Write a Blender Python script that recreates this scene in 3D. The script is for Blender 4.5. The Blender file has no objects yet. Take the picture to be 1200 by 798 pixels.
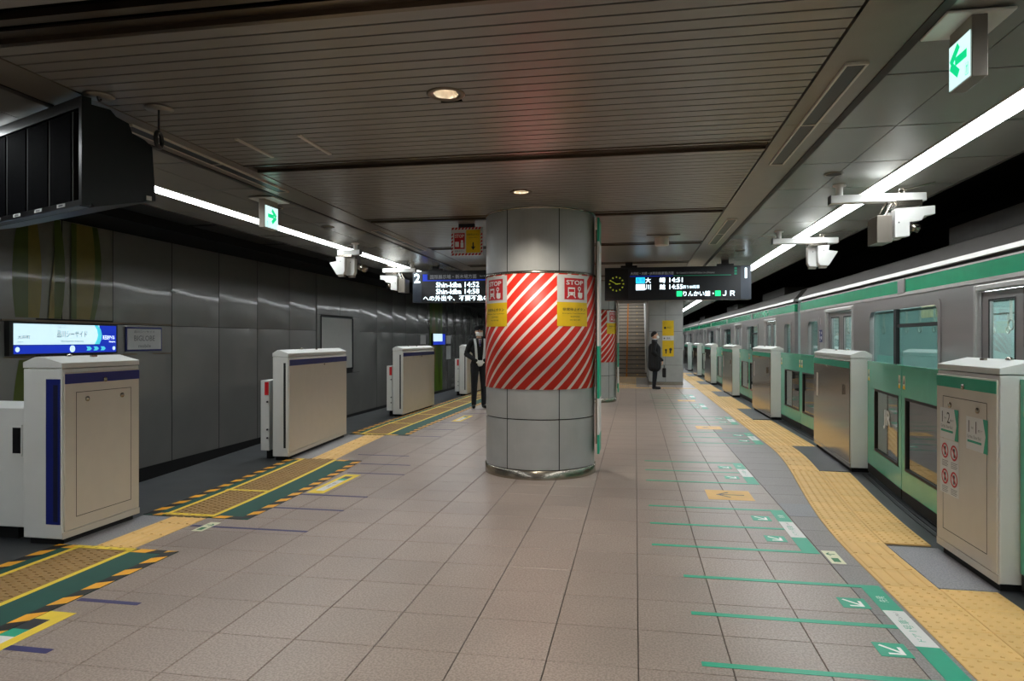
import bpy, bmesh, math, random
from mathutils import Vector, Matrix
random.seed(7)
R = math.radians
SC = bpy.context.scene
COL = SC.collection

# ------------------------------------------------------------------ camera
cam_d = bpy.data.cameras.new('camera'); cam = bpy.data.objects.new('camera', cam_d); COL.objects.link(cam)
cam.location = (0, 0, 1.414); cam.rotation_euler = (R(90), 0, math.atan(144.5 / 800))
cam_d.sensor_width = 36; cam_d.lens = 24; cam_d.shift_y = -0.5 / 1200; cam_d.clip_start = .05; cam_d.clip_end = 300
SC.camera = cam
# ------------------------------------------------------------------ world, exposure
W = bpy.data.worlds.new('underground'); SC.world = W; W.use_nodes = True
bg = W.node_tree.nodes['Background']; bg.inputs[0].default_value = (.9, .95, 1, 1); bg.inputs[1].default_value = .03
SC.view_settings.view_transform = 'Standard'; SC.view_settings.look = 'None'
SC.view_settings.exposure = 0.0; SC.view_settings.gamma = 1; SC.view_settings.use_curve_mapping = False
STRIP = 19.0       # radiance of the two continuous ceiling light lines
DOWN = 105          # watts of each recessed downlight
CARLIGHT = 13.0

# ------------------------------------------------------------------ materials
def lin(c):
    c = c / 255
    return c / 12.92 if c <= .04045 else ((c + .055) / 1.055) ** 2.4
def rgb(r, g, b): return (lin(r), lin(g), lin(b), 1)
MATS = {}
def mat(name, col, rough=.5, metal=0, var=.06, scale=8, bump=0, emit=0, spec=.5, stretch=None, objvar=0, coat=0):
    m = bpy.data.materials.new(name); m.use_nodes = True; MATS[name] = m
    nt = m.node_tree; b = nt.nodes['Principled BSDF']
    b.inputs['Roughness'].default_value = rough; b.inputs['Metallic'].default_value = metal
    b.inputs['Specular IOR Level'].default_value = spec
    if coat: b.inputs['Coat Weight'].default_value = coat; b.inputs['Coat Roughness'].default_value = .07
    base = rgb(*col)
    if emit:
        b.inputs['Base Color'].default_value = base
        b.inputs['Emission Color'].default_value = base; b.inputs['Emission Strength'].default_value = emit
        return m
    tc = nt.nodes.new('ShaderNodeTexCoord'); mp = nt.nodes.new('ShaderNodeMapping')
    nt.links.new(tc.outputs['Object'], mp.inputs[0])
    if stretch: mp.inputs['Scale'].default_value = stretch
    nz = nt.nodes.new('ShaderNodeTexNoise'); nz.inputs['Scale'].default_value = scale; nz.inputs['Detail'].default_value = 5
    nt.links.new(mp.outputs[0], nz.inputs[0])
    rmp = nt.nodes.new('ShaderNodeValToRGB')
    e = rmp.color_ramp.elements
    e[0].position = .3; e[1].position = .7
    e[0].color = tuple(max(0, x * (1 - var)) for x in base[:3]) + (1,); e[1].color = tuple(min(1, x * (1 + var)) for x in base[:3]) + (1,)
    nt.links.new(nz.outputs[0], rmp.inputs[0])
    out = rmp.outputs[0]
    if objvar:
        oi = nt.nodes.new('ShaderNodeObjectInfo'); mr = nt.nodes.new('ShaderNodeMapRange')
        mr.inputs[3].default_value = 1 - objvar; mr.inputs[4].default_value = 1 + objvar
        nt.links.new(oi.outputs['Random'], mr.inputs[0])
        mx = nt.nodes.new('ShaderNodeVectorMath'); mx.operation = 'SCALE'
        nt.links.new(out, mx.inputs[0]); nt.links.new(mr.outputs[0], mx.inputs['Scale']); out = mx.outputs[0]
    nt.links.new(out, b.inputs['Base Color'])
    if bump:
        bp = nt.nodes.new('ShaderNodeBump'); bp.inputs['Strength'].default_value = bump; bp.inputs['Distance'].default_value = .004
        nt.links.new(nz.outputs[0], bp.inputs['Height']); nt.links.new(bp.outputs[0], b.inputs['Normal'])
    return m
def granite(name, c1, c2, rough=.42, objvar=.05):
    m = mat(name, c1, rough, var=.1, scale=3, objvar=objvar); nt = m.node_tree; b = nt.nodes['Principled BSDF']
    src = b.inputs['Base Color'].links[0].from_socket
    tc = nt.nodes.new('ShaderNodeNewGeometry')
    n2 = nt.nodes.new('ShaderNodeTexNoise'); n2.inputs['Scale'].default_value = 95; n2.inputs['Detail'].default_value = 3
    nt.links.new(tc.outputs['Position'], n2.inputs[0])
    n1 = [n for n in nt.nodes if n.type == 'TEX_NOISE' and n != n2][0]
    for l in list(n1.inputs[0].links): nt.links.remove(l)
    nt.links.new(tc.outputs['Position'], n1.inputs[0]); n1.inputs['Scale'].default_value = 1.3
    r = nt.nodes.new('ShaderNodeValToRGB'); r.color_ramp.elements[0].position = .44; r.color_ramp.elements[1].position = .56
    nt.links.new(n2.outputs[0], r.inputs[0])
    mx = nt.nodes.new('ShaderNodeMix'); mx.data_type = 'RGBA'
    ms = nt.nodes.new('ShaderNodeMath'); ms.operation = 'MULTIPLY'; ms.inputs[1].default_value = .55
    nt.links.new(r.outputs[0], ms.inputs[0]); nt.links.new(ms.outputs[0], mx.inputs[0])
    nt.links.new(src, mx.inputs[6]); mx.inputs[7].default_value = rgb(*c2); nt.links.new(mx.outputs[2], b.inputs['Base Color'])
    return m
def glass(name, tint, alpha_gloss=.12, rough=.03):
    m = bpy.data.materials.new(name); m.use_nodes = True; nt = m.node_tree; nt.nodes.clear(); MATS[name] = m
    o = nt.nodes.new('ShaderNodeOutputMaterial'); mx = nt.nodes.new('ShaderNodeMixShader')
    t = nt.nodes.new('ShaderNodeBsdfTransparent'); t.inputs[0].default_value = tint + (1,)
    g = nt.nodes.new('ShaderNodeBsdfGlossy'); g.inputs['Roughness'].default_value = rough
    lw = nt.nodes.new('ShaderNodeLayerWeight'); f = nt.nodes.new('ShaderNodeMath'); f.operation = 'POWER'; f.inputs[1].default_value = 4; nt.links.new(lw.outputs['Facing'], f.inputs[0])
    ad = nt.nodes.new('ShaderNodeMath'); ad.operation = 'ADD'; ad.inputs[1].default_value = alpha_gloss; ad.use_clamp = True
    nt.links.new(f.outputs[0], ad.inputs[0]); nt.links.new(ad.outputs[0], mx.inputs[0])
    nt.links.new(t.outputs[0], mx.inputs[1]); nt.links.new(g.outputs[0], mx.inputs[2]); nt.links.new(mx.outputs[0], o.inputs[0])
    return m
granite('tile', (160, 146, 137), (112, 100, 93), .38)
granite('border_tile', (146, 140, 138), (110, 104, 102), .5)
granite('gray_slab', (150, 150, 154), (118, 118, 122), .6)
mat('grout', (66, 58, 54), .8)
mat('edge_floor', (66, 68, 70), .45, var=.2, scale=3)
mat('rubber', (34, 36, 38), .5)
mat('pit', (32, 31, 30), .9, var=.3, scale=4)
mat('rail', (110, 96, 84), .35, .9)
mat('tactile', (228, 186, 116), .55, var=.07, scale=5, objvar=.05)
mat('tactile_brown', (150, 116, 66), .6, var=.1, objvar=.04)
mat('mat_green', (20, 76, 66), .7, var=.06)
mat('mat_yellow', (236, 206, 60), .55)
mat('haz_yellow', (240, 172, 36), .5)
mat('haz_black', (13, 12, 12), .6)
mat('tape_blue', (48, 46, 100), .5)
mat('tape_green', (28, 164, 130), .4)
mat('sticker_white', (222, 222, 220), .45, var=.02)
mat('sticker_cream', (226, 226, 196), .45, var=.02)
mat('ink_green', (40, 120, 70), .5); mat('ink_dark', (40, 40, 42), .5); mat('ink_grey', (120, 122, 124), .5); mat('board_print', (150, 152, 156), emit=.35); mat('ink_white', (240, 240, 238), .5)
mat('ink_red', (200, 28, 36), .45); mat('sign_yellow', (240, 200, 20), .4)
mat('slat', (140, 136, 130), .33, .25, var=.04, scale=2)
mat('slat_gap', (8, 7, 6), .95, spec=.1)
mat('ceil_panel', (150, 148, 141), .26, .3, var=.04, scale=1.5, objvar=.03)
mat('ceil_strip', (40, 34, 31), .6, .1)
mat('beam', (134, 126, 116), .3, .4, var=.04)
mat('rail_metal', (120, 108, 94), .28, .9)
mat('tunnel', (20, 20, 21), .9, var=.2)
mat('tunnel_panel', (62, 58, 55), .6, var=.1)
mat('wall_panel', (146, 145, 141), .27, .3, var=.06, scale=1.2, objvar=.05, coat=.6)
mat('wall_joint', (14, 14, 14), .8)
mat('mural_dark', (84, 98, 26), .3, coat=.4); mat('mural_light', (142, 128, 54), .3, coat=.4); mat('mural_base', (138, 136, 122), .3, .2, coat=.4)
mat('mural_green', (96, 128, 26), .35)
mat('col_panel', (172, 174, 173), .36, .12, var=.06, scale=5, objvar=.03)
mat('steel', (168, 160, 148), .24, 1)
mat('white_paint', (216, 216, 212), .38, var=.02)
mat('beige_paint', (208, 200, 188), .34, .05, var=.02)
mat('chrome_panel', (178, 166, 152), .16, .75, var=.02)
mat('navy', (22, 34, 112), .4); mat('dark_slot', (16, 20, 50), .5)
mat('black', (14, 14, 15), .35); mat('black_matte', (16, 16, 17), .75); mat('charcoal', (40, 42, 46), .4)
mat('screen_off', (4, 4, 6), .75, spec=.02)
mat('leaf_green', (98, 190, 160), .18, .1, var=.03)
mat('green_band', (20, 150, 104), .25)
mat('train_steel', (172, 165, 163), .32, .7, var=.05, scale=1.2, stretch=(1, .2, 6))
mat('train_bright', (200, 196, 192), .42, .6)
mat('train_roof', (92, 88, 84), .6, .2)
mat('train_dark', (24, 23, 23), .6)
mat('interior', (198, 216, 212), .5); mat('seat', (60, 120, 130), .8); mat('strap', (236, 232, 220), .5)
mat('strap_ring', (150, 50, 40), .5)
mat('poster_a', (210, 190, 150), .6, var=.35, scale=9); mat('poster_b', (170, 180, 190), .6, var=.4, scale=7)
glass('train_glass', (.56, .69, .66), .06); glass('door_glass', (.80, .88, .86), .04); glass('leaf_glass', (.5, .52, .5), .16)
mat('light_strip', (244, 250, 252), emit=STRIP)
mat('down_emit', (255, 238, 210), emit=14)
mat('down_refl', (226, 214, 196), .2, .6)
mat('car_light', (240, 250, 255), emit=CARLIGHT)
mat('exit_lit', (214, 246, 246), emit=1.05); mat('exit_green', (10, 214, 138), emit=1.0)
mat('led_white', (225, 246, 255), emit=2.6); mat('led_cyan', (40, 200, 235), emit=1.6); mat('led_green', (30, 220, 130), emit=1.6)
mat('led_blue', (24, 60, 200), emit=.45)
mat('board', (22, 25, 32), .3); mat('board_end', (62, 70, 82), .35); mat('board_head', (30, 32, 40), .4)
mat('clock_mark', (150, 160, 40), emit=.5)
mat('name_white', (205, 235, 245), emit=1.0); mat('name_blue', (14, 50, 190), emit=.75); mat('name_cyan', (80, 210, 230), emit=.9)
mat('name_text', (60, 72, 84), .6)
mat('screen_blue', (60, 120, 240), emit=1.2)
mat('stair', (156, 144, 130), .55, var=.1); mat('stair_nose', (70, 62, 54), .5); mat('orange', (196, 120, 50), .6)
mat('concrete', (150, 150, 146), .6, var=.06)
mat('cloth_black', (22, 23, 26), .85, var=.1, scale=30); mat('cloth_navy', (24, 26, 32), .85, var=.1, scale=30)
mat('skin', (214, 170, 142), .6, var=.02); mat('hair', (20, 17, 16), .6); mat('mask', (236, 238, 238), .8, var=.02)
mat('shoe', (16, 15, 15), .35); mat('leather', (18, 17, 17), .4); mat('reflective', (220, 224, 226), .5)
mat('glove', (232, 232, 230), .8, var=.02)

# ------------------------------------------------------------------ mesh helpers
def ploc(o):
    v = Vector((0, 0, 0))
    while o is not None: v = v + o.location; o = o.parent
    return v
class MB:
    def __init__(s): s.v = []; s.f = []; s.m = []
    def add(s, vs, fs, m=0):
        n = len(s.v); s.v += [tuple(v) for v in vs]; s.f += [tuple(i + n for i in f) for f in fs]; s.m += [m] * len(fs); return s
    def box(s, x0, x1, y0, y1, z0, z1, m=0):
        return s.add([(x, y, z) for z in (z0, z1) for y in (y0, y1) for x in (x0, x1)],
                     [(0, 2, 3, 1), (4, 5, 7, 6), (0, 1, 5, 4), (2, 6, 7, 3), (0, 4, 6, 2), (1, 3, 7, 5)], m)
    def chbox(s, x0, x1, y0, y1, z0, z1, c, m=0):           # box whose top edge is chamfered
        vs = [(x0, y0, z0), (x1, y0, z0), (x1, y1, z0), (x0, y1, z0), (x0, y0, z1 - c), (x1, y0, z1 - c), (x1, y1, z1 - c), (x0, y1, z1 - c),
              (x0 + c, y0 + c, z1), (x1 - c, y0 + c, z1), (x1 - c, y1 - c, z1), (x0 + c, y1 - c, z1)]
        fs = [(0, 1, 5, 4), (1, 2, 6, 5), (2, 3, 7, 6), (3, 0, 4, 7), (4, 5, 9, 8), (5, 6, 10, 9), (6, 7, 11, 10), (7, 4, 8, 11), (8, 9, 10, 11), (3, 2, 1, 0)]
        return s.add(vs, fs, m)
    def prism(s, pts, axis, a, b, m=0):                     # polygon in the two other axes, extruded along axis a..b
        n = len(pts)
        def P(p, t):
            return (t, p[0], p[1]) if axis == 0 else (p[0], t, p[1]) if axis == 1 else (p[0], p[1], t)
        vs = [P(p, a) for p in pts] + [P(p, b) for p in pts]
        fs = [tuple(range(n))[::-1], tuple(range(n, 2 * n))] + [(i, (i + 1) % n, n + (i + 1) % n, n + i) for i in range(n)]
        return s.add(vs, fs, m)
    def tube(s, p0, p1, r0, r1=None, n=10, m=0):
        p0 = Vector(p0); p1 = Vector(p1); r1 = r0 if r1 is None else r1
        d = (p1 - p0).normalized(); u = d.orthogonal().normalized(); w = d.cross(u)
        vs = [p0 + (u * math.cos(t) + w * math.sin(t)) * r0 for t in [2 * math.pi * i / n for i in range(n)]] + \
             [p1 + (u * math.cos(t) + w * math.sin(t)) * r1 for t in [2 * math.pi * i / n for i in range(n)]]
        fs = [tuple(range(n))[::-1], tuple(range(n, 2 * n))] + [(i, (i + 1) % n, n + (i + 1) % n, n + i) for i in range(n)]
        return s.add(vs, fs, m)
    def lathe(s, c, prof, n=24, m=0, a0=0, a1=360):         # prof: list of (r, z)
        full = abs(a1 - a0) >= 359.9; k = n if full else n + 1
        vs = [(c[0] + r * math.cos(R(a0 + (a1 - a0) * i / n)), c[1] + r * math.sin(R(a0 + (a1 - a0) * i / n)), z) for r, z in prof for i in range(k)]
        fs = []
        for j in range(len(prof) - 1):
            for i in range(n):
                i2 = (i + 1) % k; fs.append((j * k + i, j * k + i2, (j + 1) * k + i2, (j + 1) * k + i))
        return s.add(vs, fs, m)
    def ring(s, c, ax, R0, r, n=20, k=8, m=0):              # torus about axis ax
        ax = Vector(ax).normalized(); u = ax.orthogonal().normalized(); w = ax.cross(u); c = Vector(c)
        vs = []
        for i in range(n):
            t = 2 * math.pi * i / n; d = u * math.cos(t) + w * math.sin(t)
            for j in range(k):
                q = 2 * math.pi * j / k; vs.append(c + d * (R0 + r * math.cos(q)) + ax * (r * math.sin(q)))
        fs = [(i * k + j, ((i + 1) % n) * k + j, ((i + 1) % n) * k + (j + 1) % k, i * k + (j + 1) % k) for i in range(n) for j in range(k)]
        return s.add(vs, fs, m)
    def mesh(s, name, mats, off=(0, 0, 0), smooth=False):
        me = bpy.data.meshes.new(name)
        o = Vector(off)
        me.from_pydata([Vector(v) - o for v in s.v], [], s.f)
        for m in (mats if isinstance(mats, (list, tuple)) else [mats]): me.materials.append(MATS[m])
        for p, i in zip(me.polygons, s.m): p.material_index = i
        if smooth: me.polygons.foreach_set('use_smooth', [True] * len(me.polygons))
        me.update(); return me
    def build(s, name, mats, parent=None, smooth=False, bevel=0, label=None):
        o = bpy.data.objects.new(name, s.mesh(name, mats, ploc(parent), smooth)); COL.objects.link(o); o.parent = parent
        if bevel:
            b = o.modifiers.new('bevel', 'BEVEL'); b.width = bevel; b.segments = 2; b.limit_method = 'ANGLE'; b.angle_limit = R(50)
        if label: o['label'] = label
        return o
def inst(name, me, parent, loc=(0, 0, 0), rz=0):
    o = bpy.data.objects.new(name, me); COL.objects.link(o); o.parent = parent; o.location = loc; o.rotation_euler = (0, 0, rz); return o
def tag(o, label, cat, group=None, kind=None):
    o['label'] = label; o['category'] = cat
    if group: o['group'] = group
    if kind: o['kind'] = kind
    return o
def thing(name, label, cat, loc=(0, 0, 0), group=None):
    o = bpy.data.objects.new(name, None); COL.objects.link(o); o.location = loc; o.empty_display_size = .1
    return tag(o, label, cat, group)
def struct(o, label=None, cat=None):
    o['kind'] = 'structure'
    if label: o['label'] = label
    if cat: o['category'] = cat
    return o
def copy_tree(o, parent=None):
    c = o.copy(); COL.objects.link(c); c.parent = parent
    for ch in list(o.children): copy_tree(ch, c)
    return c
# flat print: a mapper M(x, y, off) puts a drawing plane onto a surface
def plane_map(o, xd, yd):
    o = Vector(o); xd = Vector(xd).normalized(); yd = Vector(yd).normalized(); n = xd.cross(yd)
    return lambda x, y, off=0: o + xd * x + yd * y + n * off
def cyl_map(c, r, a0):                                      # x = arc length from angle a0 (deg), y = height
    return lambda x, y, off=0: Vector((c[0] + (r + off) * math.cos(R(a0) + x / r), c[1] + (r + off) * math.sin(R(a0) + x / r), y))
def rect(mb, M, x0, x1, y0, y1, off=.001, n=1, m=0):
    vs = []; fs = []
    for i in range(n + 1):
        x = x0 + (x1 - x0) * i / n; vs += [M(x, y0, off), M(x, y1, off)]
    fs = [(2 * i, 2 * i + 2, 2 * i + 3, 2 * i + 1) for i in range(n)]
    return mb.add(vs, fs, m)
def poly(mb, M, pts, off=.001, m=0): return mb.add([M(x, y, off) for x, y in pts], [tuple(range(len(pts)))], m)
def disc(mb, M, cx, cy, r, off=.001, n=20, m=0): return poly(mb, M, [(cx + r * math.cos(2 * math.pi * i / n), cy + r * math.sin(2 * math.pi * i / n)) for i in range(n)], off, m)
def annulus(mb, M, cx, cy, r0, r1, off=.001, n=24, m=0):
    a = [(math.cos(2 * math.pi * i / n), math.sin(2 * math.pi * i / n)) for i in range(n)]
    vs = [M(cx + r0 * c, cy + r0 * s, off) for c, s in a] + [M(cx + r1 * c, cy + r1 * s, off) for c, s in a]
    return mb.add(vs, [(i, (i + 1) % n, n + (i + 1) % n, n + i) for i in range(n)], m)
def line(mb, M, p, q, w, off=.001, m=0):
    d = Vector((q[0] - p[0], q[1] - p[1])).normalized(); k = Vector((-d.y, d.x)) * w / 2
    return poly(mb, M, [(p[0] - k.x, p[1] - k.y), (q[0] - k.x, q[1] - k.y), (q[0] + k.x, q[1] + k.y), (p[0] + k.x, p[1] + k.y)], off, m)
TEXTS = []
def text(s, M, cx, cy, w=None, h=None, m='ink_dark', parent=None, off=.002, name='lettering', bold=0):
    c = bpy.data.curves.new('lettering', 'FONT'); c.body = s; c.resolution_u = 2; c.offset = bold
    o = bpy.data.objects.new('lettering_curve', c); COL.objects.link(o)
    TEXTS.append((o, M, cx, cy, w, h, m, parent, off, name, ploc(parent)))
def finish_texts():
    dg = bpy.context.evaluated_depsgraph_get(); dg.update()
    for o, M, cx, cy, w, h, m, parent, off, name, pl in TEXTS:
        me = bpy.data.meshes.new_from_object(o.evaluated_get(dg))
        if len(me.vertices):
            xs = [v.co.x for v in me.vertices]; ys = [v.co.y for v in me.vertices]
            bw = max(xs) - min(xs) or 1; bh = max(ys) - min(ys) or 1
            sx = (w / bw) if w else (h / bh); sy = (h / bh) if h else sx
            mx = (max(xs) + min(xs)) / 2; my = (max(ys) + min(ys)) / 2
            for v in me.vertices: v.co = M(cx + (v.co.x - mx) * sx, cy + (v.co.y - my) * sy, off) - pl
            me.materials.clear(); me.materials.append(MATS[m])
            ob = bpy.data.objects.new(name, me); COL.objects.link(ob); ob.parent = parent
        bpy.data.objects.remove(o)
def sstep(a, b, t):
    t = min(1, max(0, (t - a) / (b - a))); return t * t * (3 - 2 * t)
def xt(y): return 1.40 + .36 * sstep(4.8, 9.5, y)           # right tactile strip, inner edge
def xd(y): return xt(y) + .62                                # right barrier face
def xl(y): return -3.35 - .35 * sstep(4.8, 11, y)            # left tactile strip, inner edge
def xdl(y): return xl(y) - .54                               # left barrier face
Y0, Y1 = -9.0, 56.0

# ================================================================== SETTING
# --- platform slab, trackbeds
mb = MB(); N = 90
ys = [Y0 + (Y1 - Y0) * i / N for i in range(N + 1)]
for i in range(N):
    a, b = ys[i], ys[i + 1]
    L0, L1, R0, R1 = xl(a) - 1.5, xl(b) - 1.5, xt(a) + 1.16, xt(b) + 1.16
    mb.add([(L0, a, -.012), (R0, a, -.012), (R1, b, -.012), (L1, b, -.012)], [(0, 1, 2, 3)])
    mb.add([(L0, a, -.012), (L1, b, -.012), (L1, b, -1.1), (L0, a, -1.1)], [(0, 1, 2, 3)], 1)
    mb.add([(R0, a, -.012), (R0, a, -1.1), (R1, b, -1.1), (R1, b, -.012)], [(0, 1, 2, 3)], 1)
floor = struct(mb.build('floor', ['edge_floor', 'pit']), 'grey stone tiled platform floor with dark concrete edges', 'floor')
mb = MB().box(-3.6, 1.75, Y0, 27, -.011, -.009); mb.build('grout_bed', 'grout', floor)
for k, (a, b, nm) in enumerate([(-9.5, -4.4, 'left'), (2.2, 7.5, 'right')]):
    o = MB().box(a, b, Y0, Y1, -1.3, -1.1).build('track_bed', 'pit'); struct(o, 'dark concrete track bed beside the %s platform edge' % nm, 'track bed')
    for xc in ((-7.25, -6.18) if k == 0 else (4.0, 5.07)):
        o.name = 'track_bed'; MB().box(xc - .035, xc + .035, Y0, Y1, -1.1, -.95).build('rail', 'rail', o)
# --- floor tiles: the nearest ones singly
tm = MB().chbox(.0022, .3978, .0018, .3982, -.01, 0, .0022).mesh('tile', 'tile')
cols = [-3.187 + .4 * i for i in range(11)]
row0 = 2.591
far = MB()
for j in range(-29, 61):
    y = row0 + .4 * j
    for x in cols:
        if 0 <= j < 22: inst('tile', tm, floor, (x, y, 0))
        elif y < 26.4: far.chbox(x + .0022, x + .3978, y + .0018, y + .3982, -.01, 0, .0022)
    for side in (0, 1):
        if y > 26: continue
        b = MB()
        if side: q = [(1.2155, y + .002), (xt(y) - .003, y + .002), (xt(y + .4) - .003, y + .398), (1.2155, y + .398)]
        else: q = [(xl(y) + .003, y + .002), (-3.1895, y + .002), (-3.1895, y + .398), (xl(y + .4) + .003, y + .398)]
        if 0 <= j < 22: b.prism(q, 2, -.01, -.0005).build('border_tile', 'border_tile' if side else 'tile', floor)
        else: far.prism(q, 2, -.01, -.0005)
o = far.build('distant_tiles', 'tile', floor); o['kind'] = 'stuff'
# --- tactile blocks
def dot_block(m):
    b = MB().chbox(.002, .298, .002, .298, -.01, .001, .002)
    for i in range(5):
        for j in range(5):
            cx, cy = .03 + .06 * i, .03 + .06 * j
            b.lathe((cx, cy), [(.0115, .001), (.008, .006), (.0001, .006)], 6)
    return b.mesh('tactile_block', m)
def bar_block(m, w=.3):
    b = MB().chbox(.002, w - .002, .002, .298, -.01, .001, .002)
    for i in range(4):
        cx = w * (i + .5) / 4; b.prism([(cx - .014, .001), (cx + .014, .001), (cx + .009, .006), (cx - .009, .006)], 1, .015, .285)
    return b.mesh('tactile_block', m)
DOT, BAR = dot_block('tactile'), bar_block('tactile')
RP = [(-.6, .2), (4.27, 5.08), (7.88, 9.79), (12.80, 14.70), (17.70, 19.58), (22.62, 24.5), (27.5, 29.4), (32.4, 34.3)]   # right barrier housings
def near_pocket(y, P): return any(a - .05 <= y <= b - .05 for a, b in P)
for j in range(96):
    y = 1.55 + .3 * j
    rz = -math.atan((xt(y + .3) - xt(y)) / .3)
    pk = near_pocket(y + .15, RP)
    inst('tactile_block', BAR if pk else DOT, floor, (xt(y), y, 0), rz)
    if not pk: inst('tactile_block', DOT, floor, (xt(y) + .301, y, 0), rz)
for a, b in RP[1:7]:
    n = 6; q = MB()
    pts = [(xt(a + (b - a) * i / n) + .305, a + (b - a) * i / n) for i in range(n + 1)]
    q.prism(pts + [(xt(b) + .62, b), (xt(a) + .62, a)], 2, -.01, -.001).build('grey_slab', 'gray_slab' if a < 5 else 'edge_floor', floor)
for y0, y1 in ((5.15, 7.8), (9.9, 12.7)):                    # ribbed rubber in front of the sliding leaves
    for k in range(6):
        pts = []; n = 8
        for i in range(n + 1): y = y0 + (y1 - y0) * i / n; pts.append((xt(y) + .72 + .05 * k, y))
        pts2 = [(x + .03, y) for x, y in reversed(pts)]
        MB().prism(pts + pts2, 2, -.011, -.004).build('rubber_rib', 'rubber', floor)
q = MB().prism([(1.222, 5.80), (xt(5.8) - .004, 5.80), (xt(6.23) - .004, 6.23), (1.222, 6.23)], 2, -.005, .0008); q.build('pale_slab', 'gray_slab', floor)
for y0, y1 in ((4.11, 4.90), (7.57, 9.62)):                  # left strip between the mats
    y = y0
    while y < y1 - .02:
        rz = -math.atan((xl(y + .3) - xl(y)) / .3)
        o = inst('tactile_block', BAR, floor, (xl(y) - .303, y, 0), rz)
        if y + .3 > y1: o.scale.y = (y1 - y) / .3
        y += .3
    n = 5; pts = [(xl(y0 + (y1 - y0) * i / n) - .307, y0 + (y1 - y0) * i / n) for i in range(n + 1)]
    MB().prism(pts[::-1] + [(xl(y0) - .56, y0), (xl(y1) - .56, y1)], 2, -.01, -.001).build('grey_slab', 'gray_slab', floor)
# warning strip at the stair foot
for i in range(9):
    inst('tactile_block', DOT, floor, (-2.3 + .3 * i + .0, 26.3, .001)); inst('tactile_block', DOT, floor, (-.57, 21.0 + .6 * i, .001)) if i < 9 else 0
    inst('tactile_block', DOT, floor, (-.27, 21.0 + .6 * i, .001))
for i in range(14): inst('tactile_block', BAR, floor, (-2.3 + .3 * i, 20.4, .001), 0)

# --- ceiling
ceil = struct(MB().box(-4.85, 2.72, Y0, 26.6, 2.86, 3.0).box(-4.85, -2.66, 26.6, 46, 2.80, 3.0).box(.62, 2.72, 26.6, 46, 2.80, 3.0).build('ceiling', 'slat_gap'), 'low metal slat ceiling with smooth side panels', 'ceiling')
DOWN_Y = (-3.9, -1.4, 1.1, 3.61, 6.12, 8.63, 11.14, 13.65, 18.6)
bands = [-4.6 + 2.38 * k for k in range(14)]                  # 4.92, 7.30, 9.68 ...
bands = [4.93 + 2.385 * k for k in range(-5, 9)]
sl = MB().box(-2.975, .898, .0065, .092, 2.76, 2.766).mesh('ceiling_slat', 'slat')
y = Y0; k = 0; farsl = MB(); first = 2.1
j = -110
while True:
    y = 2.86 + .0985 * j; j += 1
    if y > 25.5: break
    if any(abs(y + .049 - b) < .14 for b in bands): continue
    if any(abs(y + .049 - d) < .11 for d in DOWN_Y):          # slats cut around a downlight
        if y > -3: MB().box(-2.975, -1.084, y + .0065, y + .092, 2.76, 2.766).box(-.956, .898, y + .0065, y + .092, 2.76, 2.766).build('ceiling_slat', 'slat', ceil)
    elif y > 2.0 and y < 25: inst('ceiling_slat', sl, ceil, (0, y, 0))
    elif y > Y0: farsl.box(-2.975, .898, y + .0065, y + .092, 2.76, 2.766)
o = farsl.build('distant_slats', 'slat', ceil); o['kind'] = 'stuff'
for b in bands:
    if b < Y0: continue
    MB().box(-2.975, .898, b - .115, b - .085, 2.752, 2.785).box(-2.975, .898, b - .085, b - .02, 2.775, 2.786).build('channel_rail', 'rail_metal', ceil)
    MB().box(-2.975, .898, b + .085, b + .115, 2.752, 2.785).box(-2.975, .898, b + .02, b + .085, 2.775, 2.786).build('channel_rail', 'rail_metal', ceil)
for sgn in (-1, 1):
    cx = -1.035
    def X(d): return cx + sgn * d
    def bx(d0, d1, y0, y1, z0, z1): a, b = sorted((X(d0), X(d1))); return MB().box(a, b, y0, y1, z0, z1)
    yy = Y0
    while yy < 44:
        bx(1.945, 2.235, yy + .002, yy + 2.7 - .002, 2.755, 2.79).build('beam_panel', 'beam', ceil); yy += 2.7
    bx(2.235, 2.282, Y0, 45.9, 2.75, 2.79).build('edge_strip', 'ceil_strip', ceil)
    me = None
    yy = 3.746 - .9 * 14
    while yy < 45:
        for d0, d1 in ((2.284, 2.645), (2.651, 3.058), (3.252, 3.745)):
            bx(d0, d1, yy + .007, yy + .893, 2.76, 2.768).build('ceiling_panel', 'ceil_panel', ceil)
        yy += .9
    bx(3.745, 3.76, Y0, 46, 2.752, 3.4).build('edge_fascia', 'tunnel_panel', ceil)
# --- tunnel vault, walls
struct(MB().box(-9.2, -4.8, Y0, Y1, 3.42, 3.6).build('ceiling_left_track', 'tunnel'), 'dark tunnel ceiling above the empty track', 'ceiling')
tl = bpy.data.objects['ceiling_left_track']
yy = -8.0
while yy < 52:
    MB().box(-7.4, -4.82, yy + .03, yy + 2.2, 3.34, 3.42).build('soffit_panel', 'tunnel_panel', tl); yy += 2.3
MB().box(-8.5, -7.45, Y0, Y1, 3.2, 3.42).build('duct', 'tunnel', tl)
struct(MB().box(2.68, 7.6, Y0, Y1, 4.3, 4.5).build('ceiling_right_track', 'tunnel'), 'black tunnel ceiling above the train', 'ceiling')
struct(MB().box(7.3, 7.6, Y0, Y1, -1.3, 4.5).build('wall_right', 'tunnel'), 'black tunnel wall behind the train', 'wall')
struct(MB().box(2.68, 2.74, Y0, 46, 3.0, 4.4).build('wall_header', 'tunnel'), 'dark bulkhead above the platform edge of the train side', 'wall')
wl = struct(MB().box(-8.7, -8.36, Y0, Y1, -1.3, 3.6).build('wall_left', 'wall_joint'), 'brushed metal panelled wall across the empty track', 'wall')
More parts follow.
